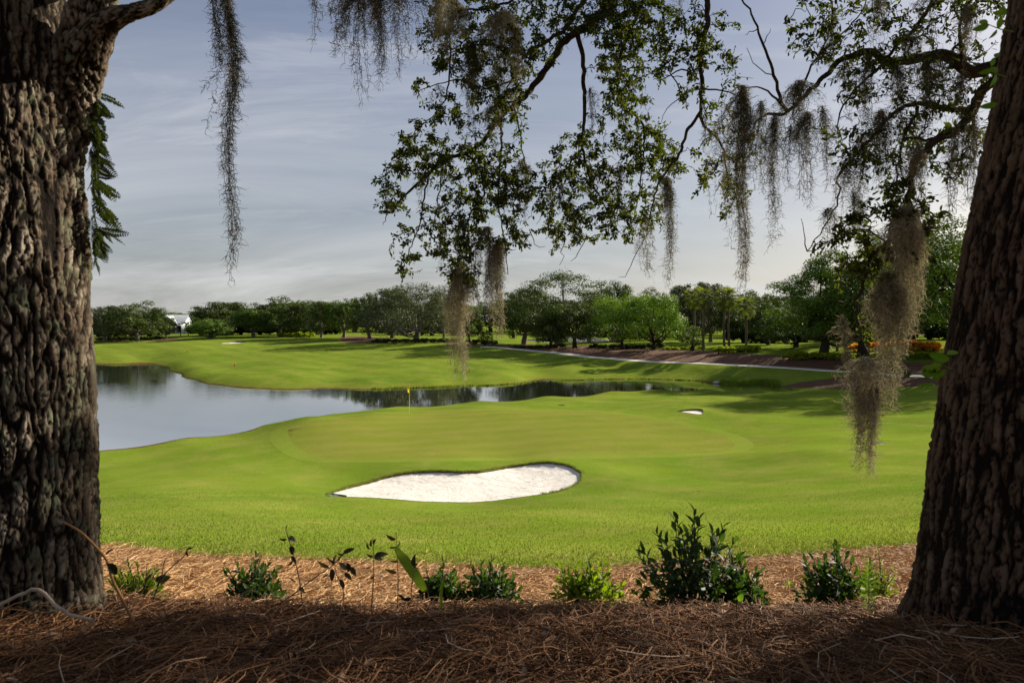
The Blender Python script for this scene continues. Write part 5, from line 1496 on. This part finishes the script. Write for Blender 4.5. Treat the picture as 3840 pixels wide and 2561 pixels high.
# ------------------------------------------------------------------ fern on the left trunk
def fern_frond(L, n, seed):
    r2 = np.random.default_rng(seed)
    mb = MB()
    t = np.linspace(0, 1, 10)
    ax = np.c_[L * t, np.zeros(10), .12 * L * t - .38 * L * t ** 2]
    mb.tube(ax, np.linspace(.0022, .001, 10), 4, .2)
    for i in range(n):
        f = .14 + .84 * i / n
        b = np.array([L * f, 0, .12 * L * f - .38 * L * f * f])
        l = .030 * math.sin(math.pi * (.12 + .86 * f)) ** .7 * (L / .16) ** .5 * 1.05
        for sg in (-1, 1):
            dr = np.array([.45, sg * .9, -.05 + .1 * r2.normal()]); dr /= np.linalg.norm(dr)
            V, Q = batch_leaf(b[None], dr[None], np.array([[0, 0, 1.]]), np.array([l]), np.array([l * .42]), .1, .1)
            mb.add(V, Q, r2.random())
    return mb.build('frond', M['fern'])
fms = [fern_frond(.15 + .02 * i, 13, i) for i in range(4)]
fern = tag(empty('fern', P(345, 600, 2.45)), 'dark fern fronds growing down the right side of the left trunk', 'fern')
for i in range(95):
    v = rng.uniform(270, 990)
    f = obj('frond', fms[i % 4], None)
    px_u = np.interp(v, [250, 420, 700, 1000], [338, 340, 350, 352])
    under(f, fern)
    f.location = Vector(P(px_u - rng.uniform(0, 10), v, 2.62 + rng.uniform(-.06, .08)))
    f.rotation_euler = (-1.0 + rng.normal() * .55, R(rng.uniform(10, 70)), rng.normal() * .45)
    s = (.36 + .45 * rng.random()) * (1.0 if 350 < v < 900 else .6)
    f.scale = (s, s, s)

# ------------------------------------------------------------------ shrubs at the crest
def leaf_mesh(L, W_, mat, fold=.22, droop=.15, name='leaf', nseg=5):
    xs = np.linspace(0, 1, nseg + 2)
    wv = W_ / 2 * np.sin(np.pi * xs ** .85) ** .8
    zc = -droop * L * xs ** 2
    V, Q = [], []
    for x, w, z in zip(xs, wv, zc):
        V += [(x * L, w, z + fold * w), (x * L, 0, z), (x * L, -w, z + fold * w)]
    for i in range(len(xs) - 1):
        a = i * 3
        Q += [(a, a + 3, a + 4, a + 1), (a + 1, a + 4, a + 5, a + 2)]
    return mesh(name, V, np.array(Q), mat, True)
def orient(o, pos, d, up, scale=1.0):
    d = Vector([float(c) for c in d]).normalized(); up = Vector([float(c) for c in up])
    y = up.cross(d)
    if y.length < 1e-4: y = Vector((0, 1, 0)).cross(d)
    y.normalize(); z = d.cross(y)
    m = Matrix((d, y, z)).transposed().to_4x4()
    m.translation = Vector([float(c) for c in pos])
    o.matrix_basis = m @ Matrix.Scale(scale, 4)
lm = {k: [leaf_mesh(.050, .019, M[k]), leaf_mesh(.042, .017, M[k], .3, .25), leaf_mesh(.034, .014, M[k], .35, .05)] for k in ('azalea', 'azalea_light')}
def azalea(u, vb, d, hpx, wpx, nst, mat, label, lsc=1.0, per=15, inner=560):
    x = (u - CU) / F * d; z0 = gz(x, d)
    base = np.array((x, d, z0))
    H = (CZ - (vb - hpx - HV) / F * d) - z0
    Wd = wpx / F * d * 1.15
    t = tag(empty('azalea_shrub', base), label, 'shrub', 'azalea shrubs along the crest of the straw bank')
    for i in range(nst):
        a = i * 2.399963 + rng.normal() * .3
        rr_ = math.sqrt((i + .5) / nst)
        tip = np.array([math.cos(a) * Wd * .46 * rr_, math.sin(a) * Wd * .36 * rr_, H * (1 - .45 * rr_ ** 2) * (.78 + .26 * rng.random())])
        if i == 0: tip = np.array([Wd * .03, 0, H * 1.0])
        mid = tip * .45 + np.array([0, 0, -.02]) + rng.normal(size=3) * .012
        b0 = np.array([math.cos(a) * .015, math.sin(a) * .015, -.03])
        c = smooth_path([b0, mid, tip], 9)
        st = obj('stem', MB().tube(c, np.linspace(.0045, .0018, 9), 4).build('stem', M['twig']), t)
        for q in range(per):
            f = .32 + .68 * (q / (per - 1)) ** .9
            k = f * 8; i0 = min(int(k), 7)
            pos = c[i0] * (1 - (k - i0)) + c[i0 + 1] * (k - i0)
            td = norm(c[i0 + 1] - c[i0])
            al = q * 2.399963 + i
            e1 = norm(np.cross(td, np.array([.3, .5, .8]))); e2 = np.cross(td, e1)
            outw = math.cos(al) * e1 + math.sin(al) * e2
            spread = 1.1 - .75 * max(0, (f - .8) / .2)
            dr = td * (.55 if f < .85 else 1.0) + outw * spread
            l = obj('leaf', lm[mat][q % 3 if f < .9 else 1 + q % 2], st)
            orient(l, pos, dr, td, lsc * (.9 + .5 * rng.random()))
    # small leaves deeper in the bush
    n = inner
    dv = norm(rng.normal(size=(n, 3))); dv[:, 2] = np.abs(dv[:, 2])
    pp = dv * (rng.random((n, 1)) ** .5) * np.array([Wd * .44, Wd * .36, H * .62]) + np.array([0, 0, .015])
    L = .042 * lsc * (.7 + .6 * rng.random(n))
    V, Q = batch_leaf(pp, norm(dv + rng.normal(size=(n, 3)) * .6 + np.array([0, 0, .35])), norm(rng.normal(size=(n, 3)) + np.array([0, 0, .8])), L, L * .40)
    o = obj('foliage', mesh('foliage', V, Q, M[mat + '_inner'], False, np.repeat(rng.random(n), 6)), t); o['kind'] = 'stuff'
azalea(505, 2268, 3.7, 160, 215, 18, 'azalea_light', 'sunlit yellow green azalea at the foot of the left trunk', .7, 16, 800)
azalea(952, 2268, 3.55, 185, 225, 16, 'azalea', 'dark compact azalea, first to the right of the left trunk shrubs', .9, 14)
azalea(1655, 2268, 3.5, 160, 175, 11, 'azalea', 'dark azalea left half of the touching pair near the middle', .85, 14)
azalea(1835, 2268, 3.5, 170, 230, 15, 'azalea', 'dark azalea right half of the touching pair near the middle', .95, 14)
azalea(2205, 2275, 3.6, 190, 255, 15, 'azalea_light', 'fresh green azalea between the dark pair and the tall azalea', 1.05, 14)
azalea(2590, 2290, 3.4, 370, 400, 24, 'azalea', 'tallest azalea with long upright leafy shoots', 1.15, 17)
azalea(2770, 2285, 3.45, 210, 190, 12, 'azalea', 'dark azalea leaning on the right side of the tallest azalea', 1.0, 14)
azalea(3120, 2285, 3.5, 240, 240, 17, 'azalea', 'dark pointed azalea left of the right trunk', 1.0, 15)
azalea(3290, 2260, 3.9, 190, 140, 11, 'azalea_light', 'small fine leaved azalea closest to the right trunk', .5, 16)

# ------------------------------------------------------------------ weeds, twigs, blades
wl_ = [leaf_mesh(.062, .027, M['weed_leaf'], .2, .3), leaf_mesh(.05, .024, M['weed_leaf'], .5, .45), leaf_mesh(.045, .014, M['weed_leaf'], .2, .2)]
def weed(name, px, r0, r1, leaves, label, cat='weed', mat='twig', side=(), lset=None):
    pts_ = np.array([P(*q) for q in px])
    base = pts_[0]
    t = tag(empty(name, base), label, cat)
    c = smooth_path(pts_ - base, 16)
    st = obj('stem', MB().tube(c, np.linspace(r0, r1, 16), 5).build('stem', M[mat], True), t)
    for s_ in side:
        ps = np.array([P(*q) for q in s_]) - base
        obj('side_stem', MB().tube(smooth_path(ps, 8), np.linspace(r1 * 1.3, r1 * .7, 8), 4).build('side_stem', M[mat]), t)
    for (u, v, ang, sc) in leaves:
        d = px[0][2]
        pos = P(u, v, d + rng.normal() * .01) - base
        a = R(ang)
        dr = np.array([math.cos(a), rng.normal() * .35, math.sin(a)])
        up = np.array([-math.sin(a) * .5, -.8, math.cos(a) * .6 + .2])
        l = obj('leaf', (lset or wl_)[rng.integers(len(lset or wl_))], st)
        orient(l, pos, dr, up, sc * 1.2)
    return t
D = 2.85
weed('woody_weed', [(1135, 2275, D), (1122, 2170, D), (1098, 2070, D), (1082, 2020, D), (1072, 1985, D)], .0028, .0016,
     [(1078, 2015, -30, .85), (1080, 2020, -20, .6), (1076, 2020, 190, .5), (1088, 2045, -70, .8), (1092, 2085, -50, .5), (1100, 2100, 230, .65), (1072, 1985, 80, .4), (1110, 2180, 160, .6), (1120, 2200, -40, .5)], 'tall thin dark weed with few drooping leaves right of the first dark azalea')
weed('woody_weed', [(1000, 2290, D), (1090, 2235, D), (1180, 2165, D), (1240, 2125, D), (1290, 2075, D)], .003, .0014,
     [(1250, 2120, 100, .7), (1255, 2110, 150, .8), (1265, 2105, 60, .7), (1235, 2125, 170, .8), (1285, 2075, 30, .7), (1290, 2078, 190, .55), (1270, 2110, -40, .7), (1245, 2130, -80, .7), (1300, 2110, -70, .75), (1310, 2125, -50, .7), (1230, 2150, 220, .6), (1290, 2150, -30, .7), (1275, 2170, -60, .6)],
     'arching dark weed with a cluster of curled leaves', side=([(1290, 2270, D), (1285, 2200, D), (1260, 2150, D), (1255, 2110, D)], [(1090, 2235, D), (1200, 2205, D), (1290, 2190, D)]))
weed('woody_weed', [(1393, 2275, D), (1400, 2180, D), (1402, 2090, D), (1398, 2015, D)], .0026, .0012,
     [(1402, 2085, 15, .8), (1400, 2085, 170, .5), (1402, 2090, -10, .55), (1395, 2050, 110, .5), (1398, 2040, 70, .45), (1385, 2060, 120, .4), (1392, 2125, 200, .5), (1398, 2160, 230, .4)], 'upright dark weed with small crumpled top left of the palm blade')
weed('woody_weed', [(1490, 2280, D), (1493, 2180, D), (1490, 2090, D), (1486, 1995, D)], .0026, .0010,
     [(1486, 2020, 170, .75), (1487, 2050, 195, .65), (1490, 2100, 215, .6), (1490, 2145, 175, .7), (1490, 2050, 60, .4), (1492, 2230, -20, .6)], 'tallest straight dark weed with leaves to its left, beside the palm blade')
weed('woody_weed', [(560, 2300, 2.75), (575, 2245, 2.75), (605, 2170, 2.75), (650, 2120, 2.75), (690, 2085, 2.75), (702, 2065, 2.75)], .0034, .0018,
     [(698, 2070, 60, .55), (700, 2060, 20, .5), (695, 2065, -60, .5), (580, 2180, 30, .9), (600, 2190, 45, .8), (555, 2200, 170, .8), (545, 2190, 80, .6), (560, 2210, 200, .7)], 'curved dark weed in front of the sunlit azalea', side=([(605, 2170, 2.75), (615, 2110, 2.75), (625, 2090, 2.75)], [(540, 2240, 2.75), (548, 2160, 2.75), (552, 2110, 2.75)]))
weed('woody_weed', [(1600, 2300, 2.7), (1545, 2240, 2.7), (1550, 2160, 2.7), (1555, 2120, 2.7)], .0028, .0016, [(1555, 2125, 100, .8), (1552, 2130, 60, .5), (1545, 2240, 200, .7)], 'dead bent weed with one brown curled leaf right of the palm blade', mat='brown_twig')
weed('vine_stem', [(500, 2330, 2.2), (455, 2240, 2.2), (420, 2170, 2.2), (400, 2100, 2.2), (345, 2035, 2.2), (290, 1985, 2.2), (238, 1958, 2.2)], .0052, .0035, [(405, 2110, -60, .9), (398, 2080, 60, .4)], 'thick orange brown vine stem leaning across the base of the left trunk', 'vine', 'brown_twig')
def twig(name, px, r0, r1, mat, label, cat='twig'):
    pts_ = np.array([P(*q) for q in px]); base = pts_[0]
    c = smooth_path(pts_ - base, 18); c[1:-1] += rng.normal(size=(16, 3)) * .0015
    return tag(obj(name, MB().tube(c, np.linspace(r0, r1, 18), 6).build(name, M[mat], True), None, base), label, cat)
twig('bent_twig', [(-40, 2285, 1.95), (60, 2235, 1.95), (130, 2207, 1.95), (165, 2225, 1.95), (210, 2270, 1.93), (270, 2308, 1.90), (350, 2322, 1.88)], .0060, .0042, 'pale_twig', 'thick pale bent twig at the foot of the left trunk')
def blade(name, px, w, mat, label, cat):
    pts_ = np.array([P(*q) for q in px]); base = pts_[0]
    c = smooth_path(pts_ - base, 14)
    xs = np.linspace(0, 1, 14)
    wv = w * np.clip(np.sin(np.pi * np.clip(xs * .9 + .09, 0, 1)) ** .5, .08, 1)
    T = norm(np.gradient(c, axis=0)); S = norm(np.cross(T, np.array([.15, 1., .1])))
    n_ = np.cross(S, T)
    mb = MB()
    V = np.stack([c - S * wv[:, None] / 2 + n_ * .006, c, c + S * wv[:, None] / 2 + n_ * .006], 1).reshape(-1, 3)
    Q = [(3 * i + k, 3 * i + k + 1, 3 * i + k + 4, 3 * i + k + 3) for i in range(13) for k in (0, 1)]
    t = tag(empty(name, base), label, cat)
    obj('blade', mb.add(V, Q).build('blade', M[mat], True), t)
    return t
blade('palmetto_seedling', [(1590, 2215, 2.75), (1560, 2165, 2.75), (1525, 2115, 2.75), (1495, 2075, 2.75), (1480, 2050, 2.75)], .048, 'blade', 'broad folded green palm blade leaning left among the weeds', 'plant')
blade('grass_sprig', [(1655, 2290, 2.7), (1652, 2230, 2.7), (1660, 2180, 2.7), (1672, 2150, 2.7)], .014, 'blade', 'upright bright green grass blade in front of the dark azalea pair', 'grass')
sl = [leaf_mesh(.052, .040, M['sprout'], .15, .15), leaf_mesh(.045, .030, M['sprout'], .2, .25)]
weed('seedling', [(2772, 2290, 3.0), (2771, 2268, 3.0), (2770, 2252, 3.0)], .0014, .001, [(2770, 2254, 60, .7)], 'single round bright green seedling leaf below the tallest azalea', 'seedling', 'sprout', lset=sl)
weed('seedling', [(2958, 2215, 4.6), (2957, 2203, 4.6), (2956, 2196, 4.6)], .0014, .001, [(2956, 2196, 20, .7), (2956, 2197, 160, .6), (2957, 2192, 70, .6)], 'tiny yellow green seedling on the straw between two azaleas', 'seedling', 'sprout', lset=sl)
# feathery plant beside the right trunk
fp = [(3262, 2330, 2.55), (3258, 2250, 2.55), (3258, 2170, 2.55), (3262, 2085, 2.55)]
lv = []
for v in np.arange(2100, 2310, 9):
    w = .55 * (1 - abs(v - 2200) / 200)
    lv += [(3259, v, 20 + rng.normal() * 12, .35 + w), (3259, v, 160 + rng.normal() * 12, .35 + w)]
weed('feathery_plant', fp, .0022, .001, lv, 'narrow feathery green plant in front of the last azalea', 'plant', 'sprout', lset=[leaf_mesh(.040, .006, M['sprout'], .1, .1), leaf_mesh(.034, .005, M['sprout'], .1, .2)])
# leafy shoots on the right trunk
def sprout(px, leaves, label):
    t = weed('leaf_shoot', px, .002, .001, leaves, label, 'shoot', 'sprout', lset=[leaf_mesh(.050, .022, M['sprout'], .2, .25), leaf_mesh(.042, .018, M['sprout'], .2, .35)])
sprout([(3800, 120, 2.0), (3750, 110, 1.97), (3700, 90, 1.95)], [(3745, 110, 100, .6), (3710, 95, 200, .8), (3705, 90, 120, .6), (3740, 112, 240, .6), (3770, 60, 110, .6), (3765, 40, 200, .5)], 'bright green leaf shoot at the top of the right trunk')
sprout([(3770, 290, 1.95), (3735, 275, 1.95), (3715, 250, 1.95)], [(3740, 275, 100, .8), (3725, 260, 200, .7), (3735, 280, 250, .8), (3720, 250, 80, .6), (3735, 220, 60, .6), (3740, 390, 195, .9)], 'bright green leaf shoot on the right trunk below the top one')
sprout([(3570, 1385, 1.9), (3540, 1370, 1.9), (3510, 1350, 1.9)], [(3560, 1350, 170, 1.0), (3530, 1360, 215, .9), (3545, 1385, 235, 1.0), (3520, 1400, 200, .9), (3500, 1440, 195, .7), (3550, 1330, 20, .7)], 'bright green leaf shoot at mid height on the right trunk')

# ------------------------------------------------------------------ pine straw
def straws(name, n, sampler, length, rad, lift, mat, label, k=5, ribbon=False, tilt=.12):
    XY = sampler(n); n = len(XY)
    Z = ground(XY)
    L = length * (.5 + .8 * rng.random(n))
    a = rng.random(n) * 2 * math.pi
    tl = rng.normal(size=n) * tilt
    d = np.c_[np.cos(a) * np.cos(tl), np.sin(a) * np.cos(tl), np.sin(tl)]
    s_ = np.cross(d, [0, 0, 1.0])
    bend = rng.normal(size=(n, 1)) * .32
    bz_ = rng.normal(size=(n, 1)) * .14
    h = rng.random(n) ** 1.6 * lift
    c = np.c_[XY, Z + h + .004]
    t = np.linspace(-.5, .5, k)
    Pn = c[:, None] + d[:, None] * (L[:, None] * t)[..., None] + (s_ * bend)[:, None] * (L[:, None] * (t * t * 2))[..., None] + np.array([0, 0, 1.0]) * (bz_ * L[:, None] * (.25 - t * t) * 2)[..., None]
    # keep both ends above the ground
    g_ = ground(Pn[:, :, :2].reshape(-1, 2)).reshape(n, k)
    Pn[:, :, 2] = np.maximum(Pn[:, :, 2], g_ + .002 + .5 * h[:, None] * rng.random((n, 1)))
    r = rad * (.7 + .7 * rng.random(n))[:, None] * (1 - .5 * np.abs(t)[None])
    tint = np.clip(rng.random(n) ** 1.1 * .82 + (rng.random(n) < .035) * .5, 0, 1)
    if ribbon:
        V, Q = batch_ribbon(Pn, r * 2, rng.random(n) * 3.14); rep = 2 * k
    else:
        V, Q = batch_tube(Pn, r, 3); rep = 3 * k
    return tag(obj(name, mesh(name, V, Q, mat, False, np.repeat(tint, rep))), label, 'pine straw', None, 'stuff')
def near_s(n):
    y = 1.15 + 2.0 * rng.random(n) ** .9; x = (rng.random(n) * 2 - 1) * (.95 * y + .25)
    return np.c_[x, y]
def sun_s(n):
    y = 2.9 + 5.2 * rng.random(n); x = (rng.random(n) * 2 - 1) * (.82 * y + .3)
    p_ = np.c_[x, y]
    return p_[inside(p_, shrink(straw, .05)) | ((rng.random(len(p_)) < .04) & (dist_poly(p_, edge) < .35))]
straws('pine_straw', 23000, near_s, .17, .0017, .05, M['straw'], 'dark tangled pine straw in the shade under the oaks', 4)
straws('pine_straw', 46000, sun_s, .17, .0016, .03, M['straw_painted_sun'], 'sunlit tan pine straw beyond the crest', 4, True)
# coarser sticks among the straw
def stick_s(n):
    y = 1.3 + 1.6 * rng.random(n); return np.c_[(rng.random(n) * 2 - 1) * (.85 * y), y]
straws('twig_litter', 150, stick_s, .13, .0021, .05, M['pale_twig'], 'pale broken twigs scattered on the shaded pine straw', 7)
def crest_s(n):
    y = 2.5 + .6 * rng.random(n); return np.c_[(rng.random(n) * 2 - 1) * (.78 * y), y]
straws('twig_litter', 900, crest_s, .12, .0012, .05, M['twig'], 'thin dark dead stems along the crest of the straw bank', 5, tilt=.6)
# fallen leaves
nl = 240
yl = 1.4 + 4.5 * rng.random(nl) ** 1.5; xl = (rng.random(nl) * 2 - 1) * .8 * yl
B = np.c_[xl, yl, ground(np.c_[xl, yl]) + .03 + .02 * rng.random(nl)]
dr = norm(np.c_[rng.normal(size=(nl, 2)), rng.normal(size=nl) * .3])
V, Q = batch_leaf(B, dr, norm(np.c_[rng.normal(size=(nl, 2)) * .5, np.ones(nl)]), .03 + .03 * rng.random(nl), .014 + .012 * rng.random(nl), .5, .4)
tag(obj('fallen_leaves', mesh('fallen_leaves', V, Q, M['dead_leaf'], True, np.repeat(rng.random(nl), 6))), 'dry brown leaves fallen on the pine straw', 'leaves', None, 'stuff')
# turf blades at the near edge of the lawn
ng = 110000
y = 6.4 + 18 * rng.random(ng) ** 2.2; x = (rng.random(ng) * 2 - 1) * (.82 * y + .4)
pg = np.c_[x, y]; pg = pg[~inside(pg, straw) | (dist_poly(pg, edge) < .05 + .10 * rng.random(len(pg)))]
ng = len(pg)
B = np.c_[pg, ground(pg)]
dr = norm(np.c_[rng.normal(size=(ng, 2)) * .6, np.ones(ng)])
hh = .022 + .022 * rng.random(ng); sdv = norm(np.c_[rng.normal(size=(ng, 2)), np.zeros(ng)]) * (.0035 + .002 * rng.random((ng, 1)))
V = np.stack([B - sdv, B + sdv, B + dr * hh[:, None]], 1).reshape(-1, 3)
tag(obj('grass', mesh('grass', V, np.arange(ng * 3).reshape(-1, 3), M['grass_blade'], False, np.repeat(np.clip(vnoise(pg[:, 0] * 1.2, pg[:, 1] * 1.2) * .6 + .5 * (rng.random(ng) ** 2), 0, 1), 3))), 'short turf blades at the near edge of the lawn', 'grass', None, 'stuff')
